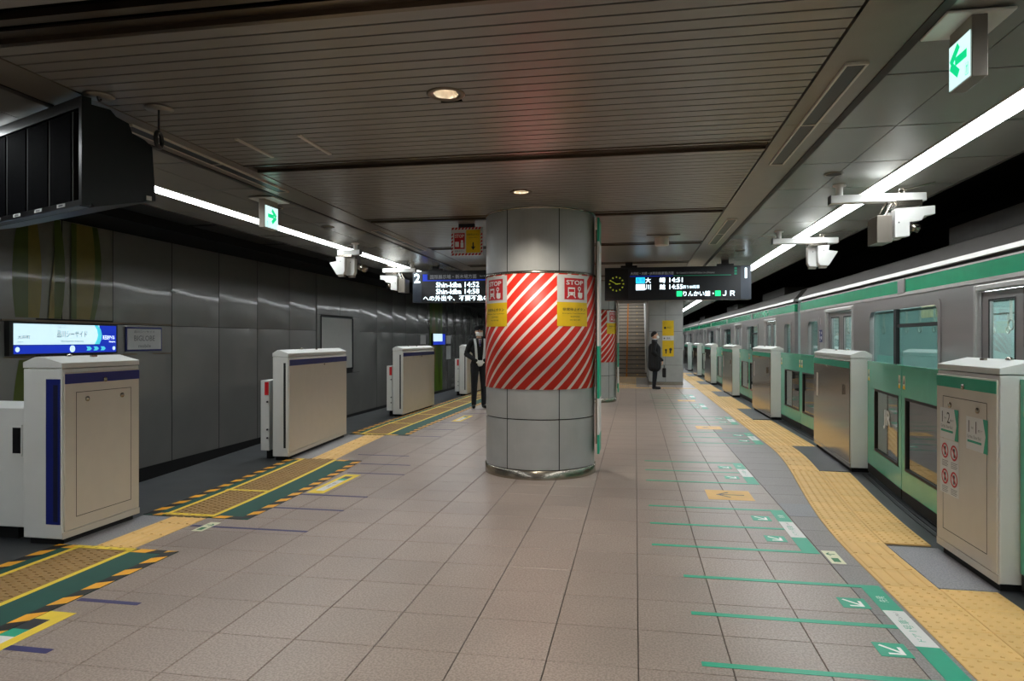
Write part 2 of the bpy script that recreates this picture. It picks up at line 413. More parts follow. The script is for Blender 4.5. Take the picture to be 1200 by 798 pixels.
struct(MB().box(-9.2, 7.6, Y1, Y1 + .2, -1.3, 4.5).build('wall_far', 'tunnel'), 'dark end of the tunnel', 'wall')
struct(MB().box(-9.2, 7.6, Y0 - .2, Y0, -1.3, 4.5).build('wall_back', 'tunnel_panel'), 'station wall behind the camera', 'wall')
def pillow(w, z0, z1, d=.022, n=8, m='wall_panel'):
    b = MB(); vs = []; h = z1 - z0
    for j in range(n + 1):
        for i in range(n + 1):
            a, c = i / n, j / n
            e = (1 - (2 * a - 1) ** 6) * (1 - (2 * c - 1) ** 6)
            vs.append((-8.345 + d * math.sin(math.pi * a) ** .8 * e * (.35 + .65 * (1 - c) if z0 > 1 else .35 + .65 * c) + .004 * e, .009 + (w - .018) * a, z0 + .005 + (h - .01) * c))
    fs = [(j * (n + 1) + i, (j + 1) * (n + 1) + i, (j + 1) * (n + 1) + i + 1, j * (n + 1) + i + 1) for j in range(n) for i in range(n)]
    fs = [f[::-1] for f in fs]
    b.add(vs, fs)
    return b.mesh('wall_panel', m, smooth=True)
PW = 1.437
PU, PL = pillow(PW, 1.67, 3.19), pillow(PW, -.79, 1.67)
PMU = pillow(1.0, 1.72, 3.19, .002, 4, 'mural_base'); PML = pillow(1.0, -.79, 1.16, .002, 4, 'mural_base')
y = 9.75
k = 0
for j in range(-12, 31):
    y = 9.75 + PW * j
    if 7.7 < y + .7 < 9.7 : continue
    if j in (5, 6):                                          # recessed cabinet
        if j == 5:
            MB().box(-8.36, -8.33, y + .006, y + .22, .45, 2.1).build('cabinet_jamb', 'wall_panel', wl)
            MB().box(-8.36, -8.33, y + 2.35, y + 2.868, .45, 2.1).build('cabinet_jamb', 'wall_panel', wl)
            for q in range(2):
                o = MB().box(-8.36, -8.33, y + q * PW + .006, y + q * PW + PW - .006, 2.11, 3.18).build('wall_panel', 'wall_panel', wl)
                MB().box(-8.36, -8.33, y + q * PW + .006, y + q * PW + PW - .006, -.785, .44).build('wall_panel', 'wall_panel', wl)
            MB().box(-8.36, -8.34, y + .25, y + 2.32, .6, 2.04).build('cabinet_door', 'white_paint', wl, label='pale enamel cabinet door')
            MB().box(-8.36, -8.31, y + .22, y + .25, .55, 2.07).box(-8.36, -8.31, y + 2.32, y + 2.35, .55, 2.07).box(-8.36, -8.31, y + .25, y + 2.32, 2.04, 2.07).build('cabinet_frame', 'charcoal', wl)
        continue
    if j == -2 and False: continue
    inst('wall_panel', PU, wl, (0, y, 0)); inst('wall_panel', PL, wl, (0, y, 0))
for yy in (7.752, 8.752): inst('mural_panel', PMU, wl, (0, yy, 0)); inst('mural_panel', PML, wl, (0, yy, 0))
def lens(mb, M, cy, hw, z0, z1, left=True, right=True, m=0, off=.006, n=18):
    P = []
    zs = [z0 + (z1 - z0) * i / n for i in range(n + 1)]
    f = [hw * math.sin(math.pi * i / n) for i in range(n + 1)]
    if right: P += [(cy + a, z) for a, z in zip(f, zs)]
    else: P += [(cy, z0), (cy, z1)]
    if left: P += [(cy - a, z) for a, z in reversed(list(zip(f, zs)))][1:-1] if right else [(cy - a, z) for a, z in reversed(list(zip(f, zs)))][1:-1]
    return poly(mb, M, P, off, m)
MW = plane_map((-8.333, 0, 0), (0, 1, 0), (0, 0, 1))
def half_leaf(c, hw, za, zb, z0, z1, side, m, off):          # half of a leaf outline, kept between z0 and z1
    n = 16; zs = [z0 + (z1 - z0) * i / n for i in range(n + 1)]
    f = [(c + side * hw * math.sin(math.pi * min(1, max(0, (z - za) / (zb - za)))), z) for z in zs]
    P = [(c, z0)] + f + [(c, z1)]; b = MB()
    poly(b, MW, P if side > 0 else P[::-1], off); b.build('leaf_print', m, wl)
for z0, z1 in ((1.73, 3.17), (-.3, 1.14)):
    q = z0 - 1.73
    half_leaf(8.165, .25, .9 + q, 3.7 + q, z0, z1, -1, 'mural_dark', .006); half_leaf(8.165, .22, .9 + q, 3.7 + q, z0, z1, 1, 'mural_light', .006)
    half_leaf(8.60, .19, 1.2 + q, 3.6 + q, z0, z1, 1, 'mural_dark', .006); half_leaf(8.60, .10, .6 + q, 2.6 + q, z0, z1, -1, 'mural_light', .006)
    half_leaf(9.0, .10, -2 + q, 7 + q, z0, z1, -1, 'mural_dark', .006); half_leaf(9.0, .49, .9 + q, 4.2 + q, z0, z1, 1, 'mural_dark', .006); half_leaf(9.0, .36, .9 + q, 4.2 + q, z0, z1, 1, 'mural_light', .008)
MB().box(-8.34, -8.325, 7.76, 11.15, 1.675, 1.70).box(-8.34, -8.325, 7.76, 11.15, 1.165, 1.19).build('sign_rail', 'rail_metal', wl)
# far mural strip
m = MB().box(-8.34, -8.322, 27.1, 28.9, -.75, 3.15).build('mural_panel', 'mural_green', wl, label='olive green printed panel')
MM = plane_map((-8.32, 0, 0), (0, 1, 0), (0, 0, 1)); m = MB()
lens(m, MM, 27.6, .3, -.7, 3.1, True, True, 0, .002); lens(m, MM, 28.4, .3, -.7, 3.1, True, True, 1, .002); m.build('leaf_print', ['mural_light', 'mural_dark'], wl)

# ================================================================== LIGHTS
for sgn, side in ((-1, 'left, above the empty track edge'), (1, 'right, above the train side')):
    x0, x1 = sorted((-1.035 + sgn * 3.062, -1.035 + sgn * 3.248))
    t = thing('strip_light', 'long continuous white ceiling light line on the ' + side, 'light', ((x0 + x1) / 2, Y0, 2.78), 'ceiling light lines')
    n = 0; yy = 4.614 - .885 * 15
    seg = MB().box(-.088, .088, .007, .878, -.028, -.008).mesh('diffuser', 'light_strip')
    while yy < 45:
        inst('diffuser', seg, t, (0, yy - Y0, 0)); yy += .885
    MB().box(x0, x0 + .004, Y0, 45.9, 2.75, 2.79).box(x1 - .004, x1, Y0, 45.9, 2.75, 2.79).build('channel', 'white_paint', t)
for i, yy in enumerate(DOWN_Y):
    lab = ['recessed round downlight behind the camera by two bays', 'recessed round downlight just behind the camera', 'recessed round downlight overhead of the camera', 'larger looking lit round downlight in the near slat ceiling',
           'lit round downlight just in front of the striped column', 'lit round downlight right behind the striped column', 'lit round downlight before the departure boards', 'lit round downlight beyond the departure boards', 'lit round downlight beyond the second column'][i]
    t = thing('downlight', lab, 'light', (-1.02, yy, 2.76), 'recessed downlights')
    MB().lathe((-1.02, yy), [(.062, 2.79), (.070, 2.757), (.098, 2.752), (.106, 2.757), (.106, 2.765)], 28).build('trim_ring', 'rail_metal', t, smooth=True)
    MB().lathe((-1.02, yy), [(.04, 2.81), (.068, 2.758)], 28).build('reflector', 'down_refl', t, smooth=True)
    MB().lathe((-1.02, yy), [(.042, 2.806), (.0001, 2.80)], 20).build('bulb', 'down_emit', t)
    L = bpy.data.lights.new('downlight_beam', 'SPOT'); L.energy = DOWN; L.spot_size = R(135); L.spot_blend = .8; L.color = (1, .91, .78); L.shadow_soft_size = .05
    lo = bpy.data.objects.new('downlight_beam', L); COL.objects.link(lo); lo.parent = t; lo.location = (0, 0, .02)

# ================================================================== COLUMNS
def striped_material(r):
    m = bpy.data.materials.new('hazard_stripe'); m.use_nodes = True; nt = m.node_tree; b = nt.nodes['Principled BSDF']; b.inputs['Roughness'].default_value = .5
    tc = nt.nodes.new('ShaderNodeTexCoord'); sp = nt.nodes.new('ShaderNodeSeparateXYZ'); nt.links.new(tc.outputs['Object'], sp.inputs[0])
    def M(op, a, b_=None):
        n = nt.nodes.new('ShaderNodeMath'); n.operation = op
        for i, q in enumerate((a, b_)):
            if q is None: continue
            if isinstance(q, (int, float)): n.inputs[i].default_value = q
            else: nt.links.new(q, n.inputs[i])
        return n.outputs[0]
    per = 2 * math.pi * r / 26
    a = M('MULTIPLY', M('ARCTAN2', sp.outputs[1], sp.outputs[0]), r)
    fr = M('FRACT', M('DIVIDE', M('ADD', M('SUBTRACT', a, sp.outputs[2]), 100 * per + .05), per))
    lt = M('LESS_THAN', fr, .3)
    nz = nt.nodes.new('ShaderNodeTexNoise'); nz.inputs['Scale'].default_value = 3
    mx = nt.nodes.new('ShaderNodeMix'); mx.data_type = 'RGBA'; nt.links.new(lt, mx.inputs[0]); mx.inputs[6].default_value = rgb(222, 44, 24); mx.inputs[7].default_value = rgb(244, 226, 220)
    nt.links.new(mx.outputs[2], b.inputs['Base Color']); MATS['hazard_stripe'] = m
CR = .59
striped_material(CR + .008)
def stop_poster(M, t, w, zt, zs, zb, n=8):
    m = MB(); rect(m, M, 0, w, zs, zt, .003, n); p = m.build('stop_notice', 'sticker_white', t, label='white notice with red stop symbol above yellow lower half')
    m = MB(); rect(m, M, 0, w, zb, zs, .003, n); m.build('yellow_panel', 'sign_yellow', p)
    h = zt - zs
    m = MB(); rect(m, M, w * .2, w * .86, zs + h * .1, zt - h * .12, .0045, n); m.build('red_field', 'ink_red', p)
    text('STOP', M, w * .53, zt - h * .28, w * .56, h * .17, 'ink_white', p, .006, bold=.02)
    m = MB()                                                 # train front and pressing hand
    cx = w * .41; z = zs + h * .18
    rect(m, M, cx - w * .11, cx + w * .11, z + h * .07, z + h * .36, .006); 
    line(m, M, (cx - w * .07, z + h * .07), (cx - w * .13, z - h * .02), w * .035, .006); line(m, M, (cx + w * .07, z + h * .07), (cx + w * .13, z - h * .02), w * .035, .006)
    cx = w * .70
    annulus(m, M, cx - w * .03, z + h * .32, w * .03, w * .055, .006); rect(m, M, cx - w * .045, cx - w * .015, z + h * .17, z + h * .27, .006)
    poly(m, M, [(cx - w * .08, z + h * .18), (cx - w * .08, z + h * .02), (cx - w * .03, z - h * .03), (cx + w * .05, z - h * .03), (cx + w * .08, z + h * .02), (cx + w * .08, z + h * .18)], .006)
    m.build('pictogram', 'ink_white', p)
    m = MB(); cx = w * .41; rect(m, M, cx - w * .085, cx + w * .085, z + h * .19, z + h * .30, .0072); disc(m, M, cx - w * .06, z + h * .12, w * .018, .0072, 8); disc(m, M, cx + w * .06, z + h * .12, w * .018, .0072, 8); m.build('pictogram_window', 'ink_red', p)
    g = zs - zb
    text('非常停止ボタン', M, w * .53, zs - g * .30, w * .76, g * .13, 'ink_dark', p, .0045, bold=.01)
    text('Emergency Train Stop Button', M, w * .53, zs - g * .47, w * .76, g * .055, 'ink_dark', p, .0045)
    text('紧急停车按钮', M, w * .53, zs - g * .60, w * .30, g * .06, 'ink_dark', p, .0045)
    text('비상 정지 버튼', M, w * .53, zs - g * .74, w * .34, g * .06, 'ink_dark', p, .0045)
def column(loc, face, label, seams, posters):
    cx, cy = loc
    t = thing('column', label, 'column', (cx, cy, 0), 'round station columns')
    MB().lathe((cx, cy), [(CR - .012, 0), (CR - .012, 2.76)], 64).build('core', 'wall_joint', t, smooth=True)
    MB().lathe((cx, cy), [(CR + .012, .001), (CR + .012, .088), (CR + .004, .094), (CR - .01, .094)], 72).build('base_ring', 'steel', t, smooth=True)
    S = sorted(seams)
    for i in range(len(S)):
        a = S[i]; b = S[(i + 1) % len(S)]
        if b <= a: b += 360
        for z0, z1 in ((.098, .603), (.611, .935), (2.115, 2.752)):
            n = 14; q = MB().lathe((cx, cy), [(CR - .012, z0), (CR, z0 + .003), (CR, z1 - .003), (CR - .012, z1)], n, 0, face + a + .45, face + b - .45)
            q.build('column_panel', 'col_panel', t, smooth=False)
    MB().lathe((cx, cy), [(CR - .005, 2.087), (CR + .012, 2.092), (CR + .012, 2.108), (CR - .005, 2.113)], 72).build('steel_ring', 'steel', t, smooth=True)
    MB().lathe((cx, cy), [(CR - .005, 2.745), (CR + .01, 2.748), (CR + .01, 2.759)], 72).build('top_ring', 'steel', t, smooth=True)
    MB().lathe((cx, cy), [(CR - .002, .912), (CR + .008, .914), (CR + .008, 2.087), (CR - .002, 2.089)], 72).build('striped_wrap', 'hazard_stripe', t, smooth=True, label='red and white diagonally striped wrap')
    for a in posters: stop_poster(cyl_map((cx, cy), CR + .008, face + a), t, .392, 2.078, 1.80, 1.555)
    return t
C1 = (-1.024, 7.405); F1 = math.degrees(math.atan2(-C1[1], -C1[0]))
column(C1, F1, 'near round grey panelled column wrapped in red and white stripes', [19, -35, -89, -143, 73, 127, 180], (16.5, -72, 106, 196))
C2 = (-1.03, 16.0); F2 = math.degrees(math.atan2(-C2[1], -C2[0]))
column(C2, F2, 'farther striped column partly hidden behind the near column', [45, -10, -64, -118, 100, 155, 210], (38, -50, 128, 218))
# green and white guide boards fixed along the train side of the columns
for (cx, cy), lab in ((C1, 'narrow green and white guide board on the near striped column'), (C2, 'narrow green and white guide board on the farther striped column')):
    t = thing('guide_board', lab, 'sign', (cx + CR + .015, cy, 0), 'guide boards on columns')
    x0 = cx + CR + .04
    for z0, z1, m in ((.22, .42, 'tape_green'), (.42, .80, 'sticker_white'), (.80, 1.35, 'tape_green'), (1.35, 2.45, 'sticker_white'), (2.45, 2.70, 'tape_green')):
        MB().box(x0, x0 + .022, cy - .2, cy + .2, z0, z1).build('board_panel', m, t)
    MB().box(x0 - .026, x0, cy - .03, cy + .03, .3, 2.6).build('bracket', 'steel', t)

# ================================================================== STAIRS, PILLAR
t = thing('staircase', 'broad brown stone staircase rising away at the platform end', 'staircase', (-1.03, 26.7, 0))
stm = MB().box(-2.5, .46, 0, .32, -.16, 0).mesh('step', 'stair'); nm = MB().box(-2.5, .46, -.012, .05, -.03, .004).mesh('nosing', 'stair_nose')
for i in range(24):
    s = inst('step', stm, t, (1.03, .3 * i, .16 * (i + 1)))
    inst('nosing', nm, s, (0, 0, 0))
    if i % 2 == 0: o = MB().box(.05, .10, .006, .05, -.09, -.05); ob = bpy.data.objects.new('step_light', o.mesh('step_light', 'tactile')); COL.objects.link(ob); ob.parent = s; ob.location = (0, -.02, 0)
    mk = MB().box(-.36, -.30, -.014, -.001, -.16, -.01); ob = bpy.data.objects.new('lane_mark', mk.mesh('lane_mark', 'orange')); COL.objects.link(ob); ob.parent = s
MB().box(.46, .60, 26.7, 34, 0, 5.6).build('stair_wall', 'concrete', t); MB().box(-2.64, -2.5, 26.7, 34, 0, 5.6).build('stair_wall', 'concrete', t)
MB().box(-2.64, .6, 33.9, 34.1, 3.8, 6).build('stair_head_wall', 'concrete', t)
MB().prism([(26.62, 3.0), (34, 5.6), (34, 5.7), (26.62, 3.1)], 0, -2.64, .6).build('stair_ceiling', 'beam', t)
for k in range(2):
    lt = thing('stair_light', ['first', 'second', 'third'][k] + ' lit panel on the sloping ceiling up the stairs', 'light', (-1.03, 28 + 2 * k, 3.4 + .7 * k), 'stair lights')
    y = 28 + 2 * k; z = 3.0 + (y - 26.62) * 2.6 / 7.38
    MB().prism([(y, z - .03), (y + .3, z + .3 * .352 - .03), (y + .3, z + .3 * .352), (y, z)], 0, -2.0, -.1).build('panel', 'light_strip', lt); MB().prism([(y - .04, z - .035), (y, z - .03), (y, z), (y - .04, z - .01)], 0, -2.04, -.06).build('bezel', 'white_paint', lt)
t = thing('handrail', 'pale steel handrail climbing the right side of the stairs', 'handrail', (.40, 26.6, 0))
MB().tube((.40, 26.75, .9), (.40, 33.4, 4.4), .028).tube((.40, 26.75, 1.2), (.40, 33.4, 4.7), .028).build('rail_bar', 'white_paint', t, smooth=True)
MB().tube((.40, 26.75, .05), (.40, 26.75, 1.24), .03).build('post', 'white_paint', t, smooth=True)
t = thing('pillar', 'square grey stone-clad pillar beside the stairs with yellow signs', 'pillar', (.95, 22.3, 0))
MB().box(.44, 1.46, 22.02, 26.6, 0, 2.76).build('core', 'wall_joint', t)
for x0, x1 in ((.44, .93), (.938, 1.46)):
    for z0, z1 in ((.1, .62), (.628, 1.15), (1.158, 1.68), (1.688, 2.2), (2.208, 2.75)):
        MB().box(x0, x1, 22.0, 22.03, z0, z1).build('pillar_panel', 'col_panel', t)
for z0, z1 in ((.1, .62), (.628, 1.15), (1.158, 1.68), (1.688, 2.2), (2.208, 2.75)):
    for k in range(5): MB().box(1.455, 1.475, 22.03 + .9 * k, 22.92 + .9 * k, z0, z1).build('pillar_panel', 'col_panel', t); MB().box(.425, .445, 22.03 + .9 * k, 22.92 + .9 * k, z0, z1).build('pillar_panel', 'col_panel', t)
MB().box(.43, 1.475, 21.99, 22.04, 0, .095).build('base_ring', 'steel', t)
t = thing('yellow_sign', 'tall yellow and white direction sign on the pillar', 'sign', (1.03, 22, .9))
Mp = plane_map((0, 21.985, 0), (1, 0, 0), (0, 0, 1))
MB().box(.84, 1.19, 21.985, 21.999, .90, 2.03).build('panel', 'sign_yellow', t)
m = MB(); rect(m, Mp, .84, 1.19, 1.40, 1.55, .002); m.build('white_band', 'sticker_white', t)
m = MB(); disc(m, Mp, .92, 1.8, .035, .003); disc(m, Mp, .95, 1.1, .035, .003); disc(m, Mp, 1.09, 1.12, .045, .003); rect(m, Mp, .93, .97, .99, 1.08, .003); rect(m, Mp, 1.06, 1.11, 1.0, 1.09, .003); disc(m, Mp, .9, 1.47, .022, .003); m.build('pictogram', 'ink_dark', t)
text('出口', Mp, 1.04, 1.81, .12, None, 'ink_dark', t, .003); text('改札', Mp, 1.03, 1.47, .12, None, 'ink_dark', t, .003)

# ================================================================== PLATFORM BARRIERS
def housing(name, label, group, L, T, band, face, slot, detail, end=1):
    """local frame: front face at x=0 looking to -x, runs y 0..L (y=0 nearest), back at x=T; mirrored later for the left side"""
    t = thing(name, label, 'platform barrier', (0, 0, 0), group); z0 = .05; H = 1.255
    MB().box(.0, T, 0, L, z0, H - .03).build('body', 'white_paint', t, bevel=.006)
    MB().box(.02, T - .02, .04, L - .04, .0, z0).build('plinth', 'black_matte', t)
    lid = [(-.003, H - .025), (T + .003, H - .025), (T + .003, H + .015), (T * .70, H + .052), (T * .55, H + .055), (-.003, H + .012)]
    MB().prism(lid, 1, -.003, L + .003).build('lid', 'white_paint', t, bevel=.004)
    f = MB().box(-.012, 0, .012, L - .012, z0 + .05, H - .055).build('front_panel', face, t, bevel=.004)
    MB().box(-.0155, -.012, .012, L - .012, H - .135, H - .065).build('colour_band', band, t)
    MB().box(-.008, 0, .0, L, z0, z0 + .045).build('kick_strip', face, t)
    if slot: MB().box(*((.012, .125) if T > .25 else (.03, .055)), -.004, 0, z0 + .1, H - .1).build('end_slot', slot, t)
    if T > .25 and slot: MB().box(.03, .065, -.005, -.003, z0 + .12, H - .14).build('slot_gap', 'dark_slot', t)
    if detail:
        m = MB(); y0, y1, za, zb = .11 * L / .75, L - .10 * L / .75, z0 + .13, H - .20
        w = .004
        m.box(-.0126, -.012, y0, y1, za, za + w).box(-.0126, -.012, y0, y1, zb, zb + w).box(-.0126, -.012, y0, y0 + w, za, zb).box(-.0126, -.012, y1 - w, y1, za, zb)
        m.build('hatch_seam', 'black_matte', f)
        for yy in (y0 + .1 * L / .75, y1 - .1 * L / .75):
            MB().tube((-.012, yy, zb - .05), (-.02, yy, zb - .05), .018, n=14).build('lock', 'steel', f, smooth=True)
        MB().tube((-.0155, L * .5, H - .12), (-.023, L * .5, H - .12), .017, n=14).build('lock', 'steel', t, smooth=True)
    else: MB().tube((-.0155, L * .55, H - .15), (-.022, L * .55, H - .15), .012, n=10).build('lock', 'steel', t, smooth=True)
    MB().lathe((T * .5, L * .3), [(.022, H + .053), (.022, H + .058), (.014, H + .068), (.0001, H + .07)], 12).build('lid_lamp', 'steel', t, smooth=True)
    MB().box(T * .3, T * .36, L * .5, L * .5 + .05, H + .045, H + .058).build('lid_stud', 'steel', t)
    return t
def place(t, y0, y1, fx, mirror):
    t.location = (fx(y0), y0, -.0115); t.rotation_euler.z = -math.atan2(fx(y1) - fx(y0), y1 - y0)
    if mirror:
        for o in [t] + list(t.children_recursive):
            if o.type == 'MESH' and o.data.users >= 1 and 'mir' not in o.data:
                o.data = o.data.copy(); o.data.transform(Matrix.Scale(-1, 4, (1, 0, 0))); o.data.flip_normals(); o.data['mir'] = 1
# ---- right row
near = housing('barrier_housing', 'nearest white barrier housing on the right with platform notices', 'right barrier housings', .81, .33, 'tape_green', 'beige_paint', None, True)
Mn = plane_map((-.0125, .81, 0), (0, -1, 0), (0, 0, 1))       # drawing x runs toward the camera
def notice(x0, top, num):
    w, h = .265, .20
    m = MB(); rect(m, Mn, x0, x0 + w, top - h, top, .001); p = m.build('position_notice', 'sticker_white', near)
    m = MB(); poly(m, Mn, [(x0 + w * .78, top), (x0 + w, top), (x0 + w, top - h), (x0 + w * .80, top - h), (x0 + w * .9, top - h * .5)], .0018); rect(m, Mn, x0 + .015, x0 + w * .72, top - h * .78, top - h * .71, .0018); m.build('green_edge', 'tape_green', p)
    text('1', Mn, x0 + .035, top - h * .3, None, h * .36, 'ink_dark', p, .002); text(num, Mn, x0 + .125, top - h * .3, None, h * .36, 'ink_dark', p, .002)
    text('号車', Mn, x0 + .078, top - h * .33, .026, None, 'ink_dark', p, .002); text('番ドア', Mn, x0 + .175, top - h * .38, .05, None, 'ink_dark', p, .002)
    text('Car No.1 Door No.' + num, Mn, x0 + .1, top - h * .6, .17, .02, 'ink_dark', p, .002)
notice(.07, .98, '2'); notice(.44, .96, '1')
m = MB(); rect(m, Mn, .07, .34, .42, .775, .001); p = m.build('prohibition_notice', 'sticker_white', near)
for i in range(2):
    for j in range(2):
        x, z = .145 + .13 * i, .70 - .17 * j
        rg = MB(); annulus(rg, Mn, x, z, .038, .05, .0022); line(rg, Mn, (x - .03, z + .03), (x + .03, z - .03), .012, .0022); rg.build('prohibition_ring', 'ink_red', p)
        bk = MB(); disc(bk, Mn, x, z + .018, .012, .0018); line(bk, Mn, (x, z + .012), (x + .004 * (i - j), z - .03), .018, .0018); bk.build('prohibition_symbol', 'ink_dark', p)
        bk = MB()
        for q in range(4): rect(bk, Mn, x - .045, x + .045 - .01 * (q % 2), z - .068 - .011 * q, z - .064 - .011 * q, .0018)
        bk.build('fine_print', 'ink_grey', p)['kind'] = 'stuff'
mid = housing('barrier_housing', 'tmp', 'right barrier housings', 1.91, .21, 'tape_green', 'chrome_panel', None, False)
MB().box(-.0128, -.012, 1.62, 1.72, .70, 1.0).build('notice_sheet', 'beige_paint', mid)
MB().box(-.03, -.012, .25, .31, .82, .93).build('latch', 'steel', mid)
place(near, 4.27, 5.08, lambda y: xd(y), False)
labs = ['second barrier housing on the right, mirror-like panel with green band', 'third barrier housing on the right, counted from the nearest', 'fourth barrier housing on the right, counted from the nearest', 'fifth barrier housing on the right, beyond the pillar edge', 'sixth barrier housing on the right, far along the train', 'farthest barrier housing in the right row']
for i, ((a, b), lab) in enumerate(zip(RP[2:], labs)):
    o = mid if i == 0 else copy_tree(mid)
    o['label'] = lab; o.location = (xd(a), a, -.0115); o.rotation_euler.z = -math.atan2(xd(b) - xd(a), b - a)
def leaf(label, logo):
    t = thing('sliding_gate', label, 'platform gate', (0, 0, 0), 'green sliding gates')
    # local: y 0..1 = width (scaled when built), faces -x
    return t
def make_leaf(label, ya, yb, off, logo, win_near):
    L = yb - ya; x = lambda y: xd(y) + off
    t = thing('sliding_gate', label, 'platform gate', (0, 0, 0), 'green sliding gates')
    z0, z1 = .12, 1.205
    w0, w1 = (.10, L - .33) if win_near else (.33, L - .10)
    if L > 1.6: w0, w1 = .35, L - .35
    a, b = .30, .93
    m = MB().box(0, .035, 0, w0, z0, z1).box(0, .035, w1, L, z0, z1).box(0, .035, w0, w1, z0, a).box(0, .035, w0, w1, b, z1)
    m.build('frame', 'leaf_green', t)
    MB().box(-.003, .0, 0, L, z1 - .03, z1).build('top_rail', 'leaf_green', t)
    g = .022
    MB().box(-.004, .030, w0, w0 + g, a, b).box(-.004, .030, w1 - g, w1, a, b).box(-.004, .030, w0 + g, w1 - g, a, a + g).box(-.004, .030, w0 + g, w1 - g, b - g, b).build('window_gasket', 'ceil_strip', t)
    p = MB().box(.012, .018, w0 + g, w1 - g, a + g, b - g).build('pane', 'leaf_glass', t)
    M = plane_map((-.001, 0, 0), (0, -1, 0), (0, 0, 1))
    if logo: text('JR', M, -(w0 + w1) / 2 + .02, .66, .30, .19, 'ink_white', p, -.008, name='logo', bold=.03)
    for yy in (.06, L - .07):
        m = MB(); rect(m, M, -yy - .032, -yy + .032, 1.0, 1.115, .0006); s = m.build('warning_sticker', 'sticker_cream', t)
        m = MB(); rect(m, M, -yy - .032, -yy + .032, 1.0, 1.03, .0012); m.build('yellow_foot', 'sign_yellow', s)
        m = MB(); poly(m, M, [(-yy - .024, 1.045), (-yy + .024, 1.045), (-yy, 1.10)], .0012); m.build('triangle', 'ink_dark', s)
    MB().box(.0, .04, .01, L - .01, .03, z0).build('bottom_guide', 'black_matte', t)
    t.location = (x(ya), ya, -.0115); t.rotation_euler.z = -math.atan2(x(yb) - x(ya), yb - ya)
    return t
make_leaf('green sliding gate at the right frame edge beside the nearest housing', 2.75, 4.262, .10, False, False)
gaps = [(RP[i][0] + (.81 if i == 1 else 1.91) + .004, RP[i + 1][0] - .004) for i in range(1, 7)]
gl = [('green gate with a dark window next to the nearest right housing', 'green gate with JR lettering on its window beside the second housing'),
      ('nearer gate of the closed pair between second and third housings', 'farther gate of the closed pair between second and third housings'),
      ('nearer gate of the closed pair between third and fourth housings', 'farther gate of the closed pair between third and fourth housings'),
      ('nearer gate of the closed pair between fourth and fifth housings', 'farther gate of the closed pair between fourth and fifth housings'),
      ('nearer gate of the closed pair between fifth and sixth housings', 'farther gate of the closed pair between fifth and sixth housings'),
      ('nearer gate of the last closed pair far along the train', 'farther gate of the last closed pair far along the train')]
for (a, b), (l1, l2) in zip(gaps, gl):
    c = (a + b) / 2
    make_leaf(l1, a + .012, c - .004, .165, False, False); make_leaf(l2, c + .004, b - .012, .165, a < 6, True)
# ---- left row
LP = [(4.08, 4.82), (7.45, 9.40), (12.07, 14.13), (16.95, 18.95), (21.8, 23.8)]
lab = ['nearest white barrier housing on the left with blue band', 'second left barrier housing with wide beige panel and blue band', 'third left barrier housing, before the guard', 'fourth left barrier housing, behind the guard', 'fifth left barrier housing, hidden far behind the column']
lo = []
for i, (a, b) in enumerate(LP):
    if i == 0: t = housing('barrier_housing', lab[0], 'left barrier housings', b - a, .31, 'navy', 'beige_paint', 'navy', True)
    elif i == 1: t = base2 = housing('barrier_housing', lab[1], 'left barrier housings', 2.0, .19, 'navy', 'beige_paint', 'black_matte', False)
    else: t = copy_tree(base2); t['label'] = lab[i]
    if i < 2: place(t, a, b, xdl, True)
    else: t.location = (xdl(a), a, -.0115); t.rotation_euler.z = -math.atan2(xdl(b) - xdl(a), b - a)
sl_ = ['low white sensor box with a small window behind the nearest left housing', 'low white sensor box with red tag behind the second left housing', 'low white sensor box with red tag behind the third left housing', 'low white sensor box with red tag behind the fourth left housing']
for i, (a, b) in enumerate(LP[:4]):
    T = .31 if i == 0 else .19
    x1 = xdl(a + (.1 if i == 0 else .6)) - T - .015; L = .5
    t = thing('sensor_box', sl_[i], 'sensor box', (x1 - .06, a + .1, 0), 'track-side sensor boxes')
    dx = .75 if i == 0 else .11
    ya = a + .02
    MB().box(x1 - dx, x1, ya, ya + L, .10, .935).build('body', 'white_paint', t, bevel=.006)
    MB().box(x1 - dx * .8, x1 - dx * .2, ya + .1, ya + L - .1, -.012, .10).build('foot', 'black_matte', t)
    if i == 0:
        MB().box(x1 - .10, x1 - .012, ya - .008, ya, .60, .82).build('window_frame', 'white_paint', t); MB().box(x1 - .085, x1 - .02, ya - .010, ya - .007, .62, .80).build('window', 'black', t)
    else:
        MB().box(x1 - .055, x1 - .005, ya - .004, ya, .76, .915).build('red_tag', 'ink_red', t, label='red tag with white lettering')
        for z in (.25, .35, .68): MB().tube((x1 - .02, ya, z), (x1 - .02, ya - .012, z), .012, n=8).build('bolt', 'charcoal', t)

